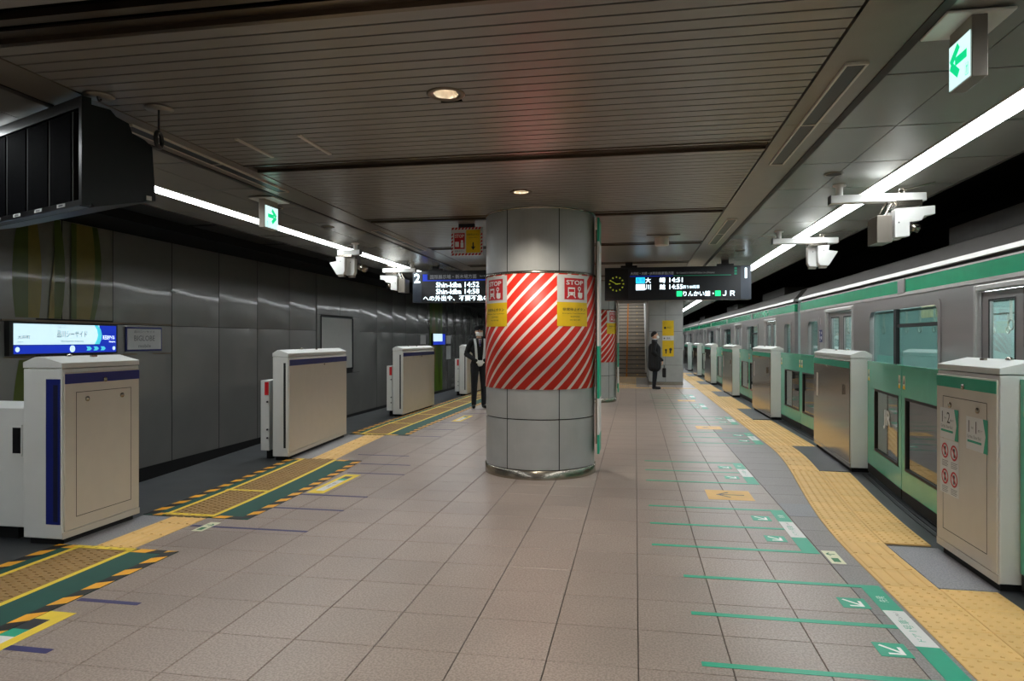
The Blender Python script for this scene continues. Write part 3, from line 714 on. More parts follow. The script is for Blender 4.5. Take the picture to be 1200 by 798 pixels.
# ================================================================== FLOOR MATS AND MARKINGS
def mat_rug(label, ya, yb, lines, seg=.115):
    t = thing('floor_mat', label, 'mat', (xl((ya + yb) / 2), (ya + yb) / 2, 0), 'green hazard-edged mats')
    def strip(name, m, u0, u1, y0, y1, z0, z1, n=None):
        n = n or max(1, int((y1 - y0) / .5)); q = MB()
        for i in range(n):
            a, b = y0 + (y1 - y0) * i / n, y0 + (y1 - y0) * (i + 1) / n
            q.prism([(xl(a) + u0, a), (xl(a) + u1, a), (xl(b) + u1, b), (xl(b) + u0, b)], 2, z0, z1)
        return q.build(name, m, t)
    strip('sheet', 'mat_green', -.57, .35, ya, yb, .0005, .0035)
    for u in (-.41, .0): strip('yellow_line', 'mat_yellow', u, u + .038, ya + .03, yb - .0, .0035, .0045)
    for y in lines: strip('yellow_line', 'mat_yellow', -.41, .04, y, y + .05, .0085, .0095, 1)
    nb = max(1, round((yb - ya) / .3)); L = (yb - ya) / nb
    bm = bar_block('tactile_brown', .372)
    dm = MB().chbox(.002, .370, .002, .298, -.01, .001, .002)
    for i in range(7):
        for j in range(5):
            cx, cy = .027 + .053 * i, .03 + .06 * j + (.015 if i % 2 else -.01)
            dm.prism([(cx - .016, .001), (cx + .016, .001), (cx + .010, .005), (cx - .010, .005)], 1, cy - .012, cy + .012)
    dm = dm.mesh('tactile_block', 'tactile_brown')
    for i in range(nb):
        y = ya + L * i; o = inst('tactile_block', dm, t, (xl(y) - .372 - t.location.x, y - t.location.y, .0045), -math.atan((xl(y + L) - xl(y)) / L)); o.scale.y = L / .3
    for u0, u1 in ((-.57, -.49), (.27, .35)):                 # hazard border, piece by piece
        y = ya; k = 0
        while y < yb - .01:
            e = min(yb, y + seg); skew = .05
            q = MB().prism([(xl(y) + u0, y), (xl(y) + u1, min(yb, y + skew)), (xl(e) + u1, min(yb, e + skew)), (xl(e) + u0, e)], 2, .0035, .0045)
            q.build('hazard_block', 'haz_yellow' if k % 2 else 'haz_black', t); y = e; k += 1
    for y0 in ((ya, yb - .07) if yb < 9 else (ya,)):
        for (ua, ub) in ((-.49, -.41), (.04, .27)):
            k = 0; u = ua
            while u < ub - .01:
                e = min(ub, u + .115); x = xl(y0)
                MB().prism([(x + u, y0), (x + e, y0), (x + min(ub, e + .04), y0 + .07), (x + u + .03, y0 + .07)], 2, .0036, .0046).build('hazard_block', 'haz_yellow' if k % 2 == 0 else 'haz_black', t); u = e; k += 1
    return t
mat_rug('nearest green mat with hazard edging at the left frame edge', 1.4, 4.09, [4.03])
mat_rug('second green hazard-edged mat between nearest and second left housings', 4.91, 7.55, [4.93, 5.82])
mat_rug('long green hazard-edged mat running past the third left housing', 9.65, 21.5, [9.67, 11.0, 12.4, 13.8, 15.2, 16.6, 18.0])
FZ = plane_map((0, 0, 0), (1, 0, 0), (0, 1, 0))
def flat(name, M, shapes, m, parent, off=.0015):
    b = MB()
    for s in shapes: poly(b, M, s, off)
    return b.build(name, m, parent)
def rc(x0, x1, y0, y1): return [(x0, y0), (x1, y0), (x1, y1), (x0, y1)]
def queue(label, xa, y0, n=3, pitch=.565, white=True):
    t = thing('queue_marking', label, 'floor marking', (xa, y0, 0), 'green queue markings')
    xb = xa + .985
    for i in range(n):
        y = y0 + pitch * i; MB().box(xa, xb, y, y + .042, .0002, .0016).build('queue_line', 'tape_green', t)
    ye = y0 + pitch * (n - 1) + .045
    b = MB().box(xb, xb + .105, y0, ye, .0002, .0017).build('green_bar', 'tape_green', t)
    yc = (y0 + ye) / 2
    m = MB(); rect(m, FZ, xb, xb + .105, yc - .22, yc + .21, .0022); w = m.build('white_label', 'sticker_white', b)
    Mr = plane_map((xb + .052, yc, 0), (0, 1, 0), (-1, 0, 0))
    text('1号車', Mr, .02, .0, .14, .045, 'tape_green', w, .003); text('Car No.1', Mr, .14, 0, .09, .018, 'ink_grey', w, .003); text('ドア', Mr, -.12, 0, .09, .03, 'tape_green', w, .003)
    text('先発', Mr, .37, 0, .09, .045, 'ink_white', b, .003)
    for i in range(n - 1):
        y = y0 + pitch * i + .24
        s = MB().box(xb - .185, xb - .045, y, y + .145, .0002, .0016).build('arrow_sticker', 'tape_green', t)
        m = MB(); cx, cy = xb - .115, y + .072
        line(m, FZ, (cx - .045, cy + .045), (cx + .03, cy - .03), .016, .0026); line(m, FZ, (cx + .042, cy - .042), (cx - .03, cy - .042), .016, .0025); line(m, FZ, (cx + .034, cy - .042), (cx + .034, cy + .03), .016, .0024)
        m.build('arrow', 'ink_white', s)
    return t
queue('nearest green queue marking beside the tactile strip at bottom right', .285, 3.06)
queue('second green queue marking, just beyond the nearest one', .112, 4.80)
queue('third green queue marking, beyond the yellow arrow sticker', .108, 7.0)
queue('fourth green queue marking, near the second right housing', .63, 9.69)
queue('fifth green queue marking, beyond the small yellow arrow', .62, 11.9)
queue('sixth green queue marking, near the standing man', .39, 14.5)
queue('farthest green queue marking, in front of the pillar', .36, 17.0)
def arrow_sticker(label, x, y):
    t = thing('arrow_sticker', label, 'floor sticker', (x, y, 0), 'yellow arrow floor stickers')
    MB().box(x, x + .395, y, y + .395, .0002, .0016).build('sheet', 'tactile', t)
    m = MB(); cy = y + .2
    line(m, FZ, (x + .10, cy), (x + .33, cy), .022, .0025); line(m, FZ, (x + .09, cy - .01), (x + .20, cy + .10), .022, .0024); line(m, FZ, (x + .09, cy + .01), (x + .20, cy - .10), .022, .0023)
    m.build('arrow', 'charcoal', t)
arrow_sticker('nearest yellow floor sticker with a left arrow', .643, 6.28); arrow_sticker('middle yellow floor sticker with a left arrow', .965, 11.2); arrow_sticker('farthest yellow floor sticker near the standing man', .975, 16.2)
def exit_sticker(label, x, y, w, l, s):
    t = thing('exit_sticker', label, 'floor sticker', (x, y, 0), 'pale exit floor stickers')
    MB().box(x, x + w, y, y + l, .0002, .0016).build('sheet', 'sticker_cream', t)
    m = MB(); cx, cy = x + w * .5, y + l * (.72 if s > 0 else .68)
    line(m, FZ, (cx - .025, cy), (cx + .025, cy), .012, .0024); line(m, FZ, (cx - s * .028, cy), (cx - s * .005, cy + .03), .01, .0025); line(m, FZ, (cx - s * .028, cy), (cx - s * .005, cy - .03), .01, .0023)
    m.build('arrow', 'ink_green', t); m = MB(); rect(m, FZ, x + w * .25, x + w * .75, y + l * .12, y + l * .42, .0022); m.build('exit_mark', 'ink_green', t)
exit_sticker('pale green exit sticker by the right tactile strip', 1.225, 4.61, .088, .27, 1)
exit_sticker('pale green exit sticker on the blue tape by the left mat', -3.24, 4.555, .085, .245, -1)
bl = [((-2.985, 3.225), (-2.615, 3.262), 'short blue tape line beside the nearest mat'), ((-2.86, 2.655), (-2.615, 2.70), 'blue tape stub at the bottom left corner'),
      ((-3.33, 4.67), (-2.38, 4.705), 'blue tape line passing under the left exit sticker'), ((-3.07, 5.30), (-2.378, 5.335), 'blue tape line in front of the yellow framed plate'),
      ((-3.05, 5.80), (-2.372, 5.835), 'blue tape line touching the near end of the yellow framed plate'), ((-3.02, 6.835), (-2.385, 6.87), 'blue tape line just past the yellow framed plate'),
      ((-3.09, 7.36), (-2.5, 7.395), 'blue tape line at the far end of the second mat'), ((-3.37, 7.94), (-2.71, 7.975), 'blue tape line between second and long mats'),
      ((-3.30, 9.62), (-2.80, 9.655), 'blue tape line at the near end of the long mat'), ((-3.32, 10.4), (-2.80, 10.435), 'blue tape line, second beside the long mat'),
      ((-3.3, 11.3), (-2.80, 11.335), 'blue tape line, third beside the long mat'), ((-3.3, 12.8), (-2.4, 12.835), 'blue tape line, fourth beside the long mat, by the guard'), ((-3.3, 13.6), (-2.4, 13.64), 'blue tape line at the feet of the guard')]
for (x0, y0), (x1, y1), l in bl:
    t = MB().box(x0, x1, y0, y1, .0002, .0012).build('tape_line', 'tape_blue'); tag(t, l, 'floor tape', 'blue queue tape lines')
def yplate(label, x0, x1, y0, y1):
    t = thing('boarding_plate', label, 'floor sticker', (x0, y0, 0), 'yellow framed floor plates')
    MB().box(x0, x1, y0, y1, .0002, .0020).build('yellow_frame', 'mat_yellow', t)
    w = (x1 - x0)
    p = MB().box(x0 + w * .27, x1 - w * .27, y0 + .1, y1 - .1, .002, .0026).build('white_label', 'sticker_white', t)
    MB().box(x0 + w * .27, x1 - w * .27, y1 - .22, y1 - .1, .0026, .003).build('dark_end', 'charcoal', p)
    MB().box(x0 + w * .27, x1 - w * .27, y1 - .30, y1 - .22, .0026, .003).build('teal_end', 'tape_green', p)
    Mr = plane_map(((x0 + x1) / 2, (y0 + y1) / 2, 0), (0, 1, 0), (-1, 0, 0)); text('8号車', Mr, -.08, 0, .2, .04, 'ink_grey', p, .0036)
yplate('yellow framed plate at the bottom left frame edge', -3.07, -2.845, 2.2, 3.075)
yplate('yellow framed plate beside the second green mat', -3.0, -2.83, 5.885, 6.755)
yplate('small far yellow framed plate beside the long mat', -3.15, -2.98, 11.5, 12.4)

# ================================================================== TRAIN
mat('far_glass', (86, 120, 116), .15)  # lighter grey-teal: reflection of the lit car interior painted into the colour
XT = 3.0                                                     # side of the cars
def rring(y0, y1, z0, z1, r, w, x0=-.014, x1=.03):           # rounded window surround
    def loop(q, rr):
        P = []
        for cy, cz, a0 in ((y1 - q - rr, z1 - q - rr, 0), (y0 + q + rr, z1 - q - rr, 90), (y0 + q + rr, z0 + q + rr, 180), (y1 - q - rr, z0 + q + rr, 270)):
            for k in range(6): a = R(a0 + 18 * k); P.append((cy + rr * math.cos(a), cz + rr * math.sin(a)))
        return P
    O, I = loop(0, .05), loop(w, r - .03); n = len(O); b = MB()
    vs = [(XT + x, p[0], p[1]) for x in (x0, x1) for P in (O, I) for p in P]
    fs = []
    for i in range(n):
        j = (i + 1) % n
        fs += [(i, j, n + j, n + i), (2 * n + i, 3 * n + i, 3 * n + j, 2 * n + j), (i, 2 * n + i, 2 * n + j, j), (n + i, n + j, 3 * n + j, 3 * n + i)]
    return b.add(vs, fs)
def car(label, y0, y1, doors, wins, smallw, full):
    t = thing('train_car', label, 'train car', (XT + 1.4, (y0 + y1) / 2, -1.1), 'silver and green train cars')
    zb, zt = -.25, 1.93
    # openings: (ya, yb, za, zb)
    ops = [(c - .66, c + .66, .02, 1.845) for c in doors] + [(a, b, .74, 1.80) for a, b in wins] + [(a, b, .80, 1.76) for a, b in smallw]
    cuts = sorted({y0, y1} | {v for o in ops for v in o[:2]})
    m = MB()
    for a, b in zip(cuts, cuts[1:]):
        op = [o for o in ops if o[0] <= a + 1e-6 and o[1] >= b - 1e-6]
        if op: za, zc = op[0][2], op[0][3]; m.box(XT, XT + .06, a, b, zb, za); m.box(XT, XT + .06, a, b, zc, zt)
        else: m.box(XT, XT + .06, a, b, zb, zt)
    m.build('side_wall', 'train_steel', t)
    m = MB().box(XT - .002, XT + .05, y0, y1, 1.955, 2.10).build('green_band', 'green_band', t)
    MB().box(XT - .012, XT + .05, y0, y1, 1.92, 1.955).build('lower_trim', 'train_bright', t)
    MB().box(XT - .006, XT + .05, y0, y1, 2.10, 2.116).build('upper_trim', 'train_bright', t)
    MB().box(XT + .02, XT + .08, y0, y1, 2.116, 2.15).build('gutter_gap', 'train_dark', t)
    MB().prism([(XT - .03, 2.15), (XT + .06, 2.15), (XT + .06, 2.205), (XT - .02, 2.195)], 1, y0, y1).build('rain_gutter', 'train_bright', t)
    MB().prism([(XT + .0, 2.20), (XT + .12, 2.36), (XT + .45, 2.47), (XT + 1.4, 2.54), (XT + 2.35, 2.47), (XT + 2.8, 2.2), (XT + 2.7, 2.2), (XT + 1.4, 2.40), (XT + .15, 2.2)], 1, y0 + .02, y1 - .02).build('roof', 'train_roof', t)
    for yy in ((y0 + y1) / 2 - 4, (y0 + y1) / 2 + 4): MB().box(XT + .7, XT + 2.1, yy - 1.5, yy + 1.5, 2.5, 2.75).build('roof_unit', 'train_roof', t)
    # far side, floor, ceiling
    MB().box(XT + 2.74, XT + 2.8, y0, y1, -.25, 2.2).box(XT + .06, XT + 2.74, y0, y0 + .06, -.25, 2.2).box(XT + .06, XT + 2.74, y1 - .06, y1, -.25, 2.2).build('far_shell', 'interior', t)
    MB().box(XT + .06, XT + 2.74, y0, y1, -.25, .0).build('car_floor', 'charcoal', t); MB().box(XT + .06, XT + 2.74, y0 + .06, y1 - .06, 2.12, 2.18).build('car_ceiling', 'interior', t)
    MB().box(XT + .05, XT + 2.75, y0 + .1, y1 - .1, -1.0, -.25).build('underframe', 'train_dark', t)
    for xx in (.75, 1.9): MB().box(XT + xx, XT + xx + .18, y0 + .5, y1 - .5, 2.08, 2.11).build('interior_light', 'car_light', t)
    sm = MB().tube((XT + .5, y0 + .5, 1.80), (XT + .5, y1 - .5, 1.80), .014, n=6).tube((XT + 2.3, y0 + .5, 1.80), (XT + 2.3, y1 - .5, 1.80), .014, n=6); sm.build('grab_rail', 'steel', t)
    # rings of the hanging straps, opposite-wall windows, posters, benches
    rg = MB().ring((0, 0, 0), (1, 0, .0), .05, .009, 12, 5).box(-.012, .012, -.004, .004, .05, .24).mesh('hanging_strap', 'strap')
    yy = y0 + 1.0
    while yy < min(y1 - 1, 20):
        for xx in (.5, 2.3):
            inst('hanging_strap', rg, t, (XT + xx - t.location.x, yy - t.location.y, 1.56 - t.location.z))
        yy += .42
    for a, b in wins:
        MB().box(XT + 2.72, XT + 2.745, a, b, .78, 1.75).build('far_window', 'far_glass', t); MB().box(XT + 2.35, XT + 2.74, a - .2, b + .2, .3, .45).box(XT + 2.64, XT + 2.74, a - .2, b + .2, .45, .82).build('bench', 'seat', t)
        MB().box(XT + .1, XT + .5, a - .2, b + .2, .3, .45).build('bench', 'seat', t)
        for k in range(3): MB().box(XT + 2.69, XT + 2.72, a + .1 + .68 * k, a + .65 + .68 * k, 1.78, 2.02).build('poster', 'poster_a' if k % 2 else 'poster_b', t)
    for c in doors: 
        MB().box(XT + 2.725, XT + 2.745, c - .62, c + .62, .05, 1.84).build('far_door', 'train_steel', t)
        for s in (-1, 1): MB().box(XT + 2.715, XT + 2.73, c + s * .33 - .2, c + s * .33 + .2, .85, 1.76).build('far_door_glass', 'far_glass', t)
        MB().box(XT + 1.3, XT + 1.33, c - .45, c + .45, 1.75, 2.05).build('poster', 'poster_a', t)
    for c in doors:                                          # each door leaf with its pane
        fr = MB().box(XT - .022, XT + .03, c - .70, c - .655, 0, 1.90).box(XT - .022, XT + .03, c + .655, c + .70, 0, 1.90).box(XT - .022, XT + .03, c - .655, c + .655, 1.845, 1.90).build('door_frame', 'train_bright', t, bevel=.012)
        for s in (-1, 1):
            a, b = sorted((c + s * .004, c + s * .65)); w0, w1 = (a + b) / 2 - .20, (a + b) / 2 + .20
            d = MB().box(XT + .035, XT + .065, a, w0, .02, 1.84).box(XT + .035, XT + .065, w1, b, .02, 1.84).box(XT + .035, XT + .065, w0, w1, .02, .80).box(XT + .035, XT + .065, w0, w1, 1.755, 1.84).build('door_leaf', 'train_steel', t)
            MB().box(XT + .032, XT + .036, w0 - .015, w0, .785, 1.77).box(XT + .032, XT + .036, w1, w1 + .015, .785, 1.77).box(XT + .032, XT + .036, w0, w1, 1.755, 1.77).build('gasket', 'train_dark', d)
            MB().box(XT + .047, XT + .053, w0, w1, .80, 1.755).build('pane', 'door_glass', d)
    for a, b in wins + smallw:
        za, zc = (.74, 1.80) if (a, b) in wins else (.80, 1.76)
        g = .05; f = rring(a - .03, b + .03, za - .03, zc + .03, .13, .055).build('window_frame', 'train_steel', t)
        if b - a > 1:
            yc = a + (b - a) * .58
            MB().box(XT + .0, XT + .04, yc - .03, yc + .05, za, zc).box(XT + .005, XT + .03, a + g, yc, zc - .24, zc - .20).build('mullion', 'train_dark', f)
        MB().box(XT + .03, XT + .036, a + g, b - g, za + .03, zc - .03).build('pane', 'train_glass', f)
    for yy in ([c + 2.4 for c in doors[:-1]]): MB().box(XT - .02, XT + .0, yy - .10, yy + .10, 1.945, 2.11).build('side_lamp_box', 'train_steel', t, bevel=.008)
    return t
D = 4.87
c1 = car('nearest silver train car with green band above the gates', -6.4, 13.35, [-3.66, 1.21, 6.06, 10.93], [(2.55, 4.65), (7.48, 9.55), (-2.3, -.2)], [(12.05, 12.75)], True)
MS = plane_map((XT - .001, 0, 0), (0, -1, 0), (0, 0, 1))
text('1', MS, -11.95, 1.72, None, .11, 'ink_white', c1, .002)
m = MB(); rect(m, MS, -12.06, -11.84, 1.38, 1.58, .002); s = m.build('priority_sticker', 'led_blue' if False else 'navy', c1, label='blue wheelchair and stroller sticker')
m = MB(); disc(m, MS, -11.99, 1.54, .02, .003); line(m, MS, (-11.99, 1.52), (-11.98, 1.44), .02, .003); annulus(m, MS, -11.97, 1.435, .03, .04, .003); disc(m, MS, -11.89, 1.53, .025, .003); disc(m, MS, -11.89, 1.45, .03, .003); m.build('pictogram', 'ink_white', s)
car('second silver train car beyond the coupling gap', 13.80, 33.5, [16.2, 16.2 + D, 16.2 + 2 * D, 16.2 + 3 * D], [(17.75 + D * k, 19.5 + D * k) for k in range(3)], [(14.1, 14.7), (32.5, 33.0)], True)
car('third silver train car at the far end of the train', 33.95, 53.4, [36.4 + D * k for k in range(4)], [(37.95 + D * k, 39.7 + D * k) for k in range(3)], [(34.3, 34.9)], True)
t = thing('gangway', 'dark rubber gangway between the two nearer train cars', 'gangway', (XT + 1.4, 13.58, -.3))
MB().box(XT + .35, XT + 2.45, 13.36, 13.79, -.2, 2.2).build('bellows', 'train_dark', t)
for k in range(4): MB().box(XT + .3, XT + 2.5, 13.38 + .105 * k, 13.42 + .105 * k, -.22, 2.24).build('fold', 'rubber', t)

# ================================================================== HANGING SIGNS
def arrow_shape(mb, M, cx, cz, s, d):                         # bold arrow, d = -1 points to -x of the drawing
    line(mb, M, (cx - d * s * .9, cz), (cx + d * s * .5, cz), s * .48, .003)
    line(mb, M, (cx + d * s, cz + s * .04), (cx + d * s * .05, cz + s * .8), s * .48, .0031); line(mb, M, (cx + d * s, cz - s * .04), (cx + d * s * .05, cz - s * .8), s * .48, .0032)
def exit_sign(label, x0, x1, y0, y1, zt, h, face):
    t = thing('exit_sign', label, 'exit sign', ((x0 + x1) / 2, (y0 + y1) / 2, zt), 'lit exit signs')
    MB().box(x0 - .10, x1 + .10, y0 - .02, y1 + .05, 2.738, 2.752).build('mount_plate', 'white_paint', t, bevel=.006)
    MB().box(x0, x1, y0, y1, zt - h, 2.738).build('case', 'beam', t, bevel=.003)
    xf = x0 - .002 if face < 0 else x1 + .002
    M = plane_map((xf, (y0 + y1) / 2, zt - h / 2), (0, face, 0), (0, 0, 1))
    w = (y1 - y0) / 2
    m = MB(); rect(m, M, -w + .004, w - .004, -h / 2 + .006, h / 2 - .006, .0015); f = m.build('lit_face', 'exit_lit', t)
    m = MB(); arrow_shape(m, M, .0, .012, .076, -1 if face < 0 else 1); m.build('arrow', 'exit_green', f)
    m = MB(); sx = 1 if face < 0 else -1
    rect(m, M, sx * w * .68 - .014, sx * w * .68 + .014, -h * .40, -h * .40 + .003, .003); rect(m, M, sx * w * .68 - .014, sx * w * .68 - .011, -h * .40, -h * .16, .003); rect(m, M, sx * w * .68 + .011, sx * w * .68 + .014, -h * .40, -h * .16, .003); rect(m, M, sx * w * .68 - .014, sx * w * .68 + .014, -h * .16, -h * .15, .003); disc(m, M, sx * w * .68, -h * .22, .006, .003, 8); line(m, M, (sx * w * .68, -h * .24), (sx * w * .68, -h * .36), .006, .003); m.build('running_figure', 'exit_green', f)
    return t
exit_sign('lit exit sign with green left arrow at the top right', 1.345, 1.405, 3.06, 3.26, 2.685, .20, -1)
exit_sign('lit exit sign with green right arrow under the left ceiling', -3.465, -3.405, 5.86, 6.10, 2.685, .215, 1)
exit_sign('small far lit exit sign beneath the right departure board', 1.345, 1.405, 17.9, 18.15, 2.66, .24, -1)
def board(label, xa, xb, end, side):
    t = thing('departure_board', label, 'departure board', ((xa + xb) / 2, 11.95, 2.1), 'hanging departure boards')
    zt, zb = 2.66, 2.095
    MB().box(xa, xb, 11.9, 12.12, zb, zt).build('case', 'board', t, bevel=.004)
    for f in (.17, .83):
        xx = xa + (xb - xa) * f; MB().box(xx - .06, xx + .06, 11.97, 12.05, zt, 2.76).box(xx - .14, xx + .14, 11.95, 12.07, 2.66, 2.70).build('hanger', 'black', t)
    M = plane_map(((xa), 11.9, zb), (1, 0, 0), (0, 0, 1)); w = xb - xa
    e = .17; m = MB(); x0 = 0 if side < 0 else w - e
    rect(m, M, x0 + .003, x0 + e, .004, .561, .0015); m.build('end_panel', 'board_end', t)
    text(end, M, x0 + e * .5, .44, None, .17, 'led_white', t, .004, name='platform_number', bold=.02)
    return t, M, w
t, M, w = board('departure board for platform 2 behind the column', -3.985, -1.58, '2', -1)
m = MB(); rect(m, M, .19, .28, .40, .51, .002); rect(m, M, .19, 1.6, .385, .405, .002); m.build('blue_tab', 'led_blue', t)
text('国際展示場・新木場方面', M, .76, .46, .86, .075, 'board_print', t, .003); text('for Kokusai-tenjijo & Shin-Kiba', M, 1.55, .46, .60, .035, 'board_print', t, .003)
text('Shin-kiba 14:52', M, .84, .315, .80, .095, 'led_white', t, .003, bold=.012); text('Shin-kiba 14:58', M, .84, .195, .80, .095, 'led_white', t, .003, bold=.012)
text('への外出や、不要不急の移動', M, .92, .075, 1.44, .10, 'led_white', t, .003, bold=.012)
m = MB(); rect(m, M, .19, .42, .27, .37, .0015); rect(m, M, .19, .42, .15, .25, .0015); m.build('blank_tile', 'board_head', t)
t, M, w = board('departure board for platform 1 with a round clock', -.52, 1.90, '1', 1)
m = MB(); rect(m, M, .015, .40, .03, .54, .002); m.build('clock_panel', 'black_matte', t)
m = MB(); annulus(m, M, .20, .285, .125, .132, .004, 36); ck = m.build('clock_face', 'charcoal', t)
for k in range(12):
    a = R(30 * k); m = MB(); line(m, M, (.20 + .105 * math.sin(a), .285 + .105 * math.cos(a)), (.20 + .13 * math.sin(a), .285 + .13 * math.cos(a)), .02, .005); m.build('hour_mark', 'clock_mark', ck)
for a, l, ww in ((300, .105, .010), (86, .07, .014)):
    m = MB(); line(m, M, (.20 - .02 * math.sin(R(a)), .285 - .02 * math.cos(R(a))), (.20 + l * math.sin(R(a)), .285 + l * math.cos(R(a))), ww, .006); m.build('clock_hand', 'clock_mark', ck)
text('大井町・大崎・JR埼京線(新宿)方面', M, .80, .455, .72, .06, 'board_print', t, .003); text('for Oimachi & Osaki & JR Saikyo Line (Shinjuku)', M, 1.52, .455, .62, .04, 'board_print', t, .003)
m = MB(); rect(m, M, .43, 1.15, .405, .415, .002); m.build('blue_line', 'led_blue', t); m = MB(); rect(m, M, 1.15, 2.1, .405, .418, .002); m.build('green_line', 'tape_green', t)
for k in range(3): m = MB(); rect(m, M, 2.15, 2.19, .415 + .045 * k, .448 + .045 * k, .002); m.build('green_dot', 'tape_green', t)
m = MB(); rect(m, M, .53, .68, .29, .39, .003); m.build('train_type', 'led_cyan', t); m = MB(); rect(m, M, .53, .68, .175, .275, .003); m.build('train_type', 'led_white', t)
text('各停', M, .605, .34, .13, .08, 'led_blue', t, .004); text('通快', M, .605, .225, .13, .08, 'led_blue', t, .004)
text('大', M, .735, .34, .09, .09, 'led_white', t, .003, bold=.012); text('崎', M, .975, .34, .095, .09, 'led_white', t, .003, bold=.012); text('14:51', M, 1.20, .34, .22, .08, 'led_white', t, .003, bold=.012)
text('川', M, .735, .225, .09, .09, 'led_white', t, .003, bold=.012); text('越', M, .975, .225, .095, .09, 'led_white', t, .003, bold=.012); text('14:55', M, 1.20, .225, .22, .08, 'led_white', t, .003, bold=.012)
text('前り80両車', M, 1.45, .22, .27, .06, 'led_white', t, .003)
m = MB(); rect(m, M, 1.21, 1.30, .06, .15, .003); m.build('line_square', 'led_green', t); m = MB(); rect(m, M, 1.84, 1.93, .06, .15, .003); m.build('line_square', 'led_green', t)
text('りんかい線・', M, 1.57, .105, .50, .09, 'led_white', t, .003, bold=.012); text('ＪＲ', M, 2.06, .105, .20, .085, 'led_white', t, .003, bold=.012)
# STOP board hung behind the near column
t = thing('stop_board', 'small hanging STOP board with striped border beside the column', 'sign', (-1.92, 7.7, 2.7))
MB().box(-2.02, -1.83, 7.69, 7.73, 2.715, 2.76).build('hanger', 'charcoal', t)
MB().box(-2.105, -1.735, 7.69, 7.72, 2.395, 2.72).build('case', 'sticker_white', t)
M = plane_map((-2.105, 7.69, 2.395), (1, 0, 0), (0, 0, 1))
for x0, x1, z0, z1, hor in ((0, .37, 0, .025, 1), (0, .37, .30, .325, 1), (0, .02, .025, .30, 0), (.35, .37, .025, .30, 0)):
    n = int((x1 - x0 if hor else z1 - z0) / .04)
    for k in range(n):
        m = MB()
        if hor: a = x0 + .04 * k; poly(m, M, [(a, z0), (a + .022, z0), (min(x1, a + .035), z1), (a + .013, z1)], .002)
        else: a = z0 + .04 * k; poly(m, M, [(x0, a), (x1, a + .012), (x1, a + .034), (x0, a + .022)], .002)
        m.build('border_stripe', 'ink_red', t)
m = MB(); rect(m, M, .035, .16, .075, .26, .002); r = m.build('red_field', 'ink_red', t); m = MB(); rect(m, M, .175, .345, .03, .295, .002); yb = m.build('yellow_field', 'sign_yellow', t)
text('STOP', M, .0975, .225, .105, .04, 'ink_white', r, .003, bold=.02)
m = MB(); rect(m, M, .045, .09, .10, .16, .003); m.build('pictogram', 'ink_white', r); m = MB(); rect(m, M, .11, .145, .09, .15, .003); disc(m, M, .127, .165, .014, .003); m.build('pictogram', 'ink_white', r)
text('非常停止ボタン', M, .26, .24, .14, .025, 'ink_dark', yb, .003); text('Emergency Button', M, .26, .205, .10, .012, 'ink_dark', yb, .003)
m = MB(); line(m, M, (.26, .15), (.26, .09), .014, .003); poly(m, M, [(.235, .10), (.26, .06), (.285, .10)], .003); m.build('down_arrow', 'ink_dark', yb); text('非常ボタン', M, .0975, .05, .11, .02, 'ink_dark', t, .003)

# ================================================================== MONITOR BANK (driver's view screens)
t = thing('monitor_bank', 'large black hanging monitor bank at the upper left', 'monitor', (0, 0, 0))
# local: x along the front, y depth (back), z up; near corner at origin
L, Dp = 1.75, .38
MB().prism([(0, .02), (.0, .55), (.10, .55), (.13, .52), (.20, .50), (.22, .45), (.29, .43), (.335, .40), (.355, .09), (.28, .07), (.02, 0)], 0, 0, L).build('case', 'black', t)
fr = MB().box(0, L, -.05, 0, .525, .585).box(0, L, -.05, 0, .0, .03).box(0, .03, -.05, 0, .03, .525).box(L - .03, L, -.05, 0, .03, .525).build('hood_frame', 'black', t)
for k in range(6):
    x0 = .14 + .27 * k; MB().box(x0, x0 + .24, -.040, .0, .035, .52).build('screen', 'screen_off', t)
    MB().box(x0 - .022, x0 - .008, -.036, .0, .03, .525).build('divider', 'black_matte', t)
    s = MB().box(x0 + .04, x0 + .13, -.052, -.05, .008, .026).build('number_tag', 'sticker_white', t); MB().box(x0 + .06, x0 + .11, -.0528, -.052, .012, .022).build('tag_print', 'ink_grey', s)
MB().box(-.004, .0, .30, .33, .085, .11).build('tag', 'sticker_white', t)
MB().box(.02, L - .02, -.05, .0, -.006, .0).build('underside', 'board_end', t)
e1 = Vector((-.925, .38)).normalized()
t.location = (-2.90, 3.235, 2.14); t.rotation_euler.z = math.atan2(e1.y, e1.x)
M3 = Matrix.Translation(t.location) @ Matrix.Rotation(t.rotation_euler.z, 4, 'Z')
# mirrored frame: depth must point away (+y side) -> flip y
for o in t.children_recursive:
    o.data.transform(Matrix.Scale(-1, 4, (0, 1, 0))); o.data.flip_normals()
for lx, ly, lz, lab in ((.02, .05, .60, 'hanging eye and plate above the monitor bank front corner'), (-.06, .34, .44, 'hanging ring and plate above the monitor bank rear corner')):
    w = Matrix.Translation((-2.90, 3.235, 2.14)) @ Matrix.Rotation(math.atan2(e1.y, e1.x), 4, 'Z') @ Vector((lx, -ly, lz))
    hh = thing('hanger', lab, 'hanger', w, 'monitor hangers')
    MB().lathe((w.x, w.y), [(.0001, 2.745), (.075, 2.747), (.08, 2.757), (.0001, 2.759)], 18).build('ceiling_plate', 'beam', hh, smooth=True)
    rr = .045 if ly > .2 else .02
    MB().tube((w.x, w.y, w.z + rr * .5), (w.x, w.y, 2.75), .006).build('rod', 'charcoal', hh)
    MB().ring((w.x, w.y, w.z - rr * .6 + .02), (1, .3, 0), rr, rr * .28).build('ring', 'black', hh, smooth=True)

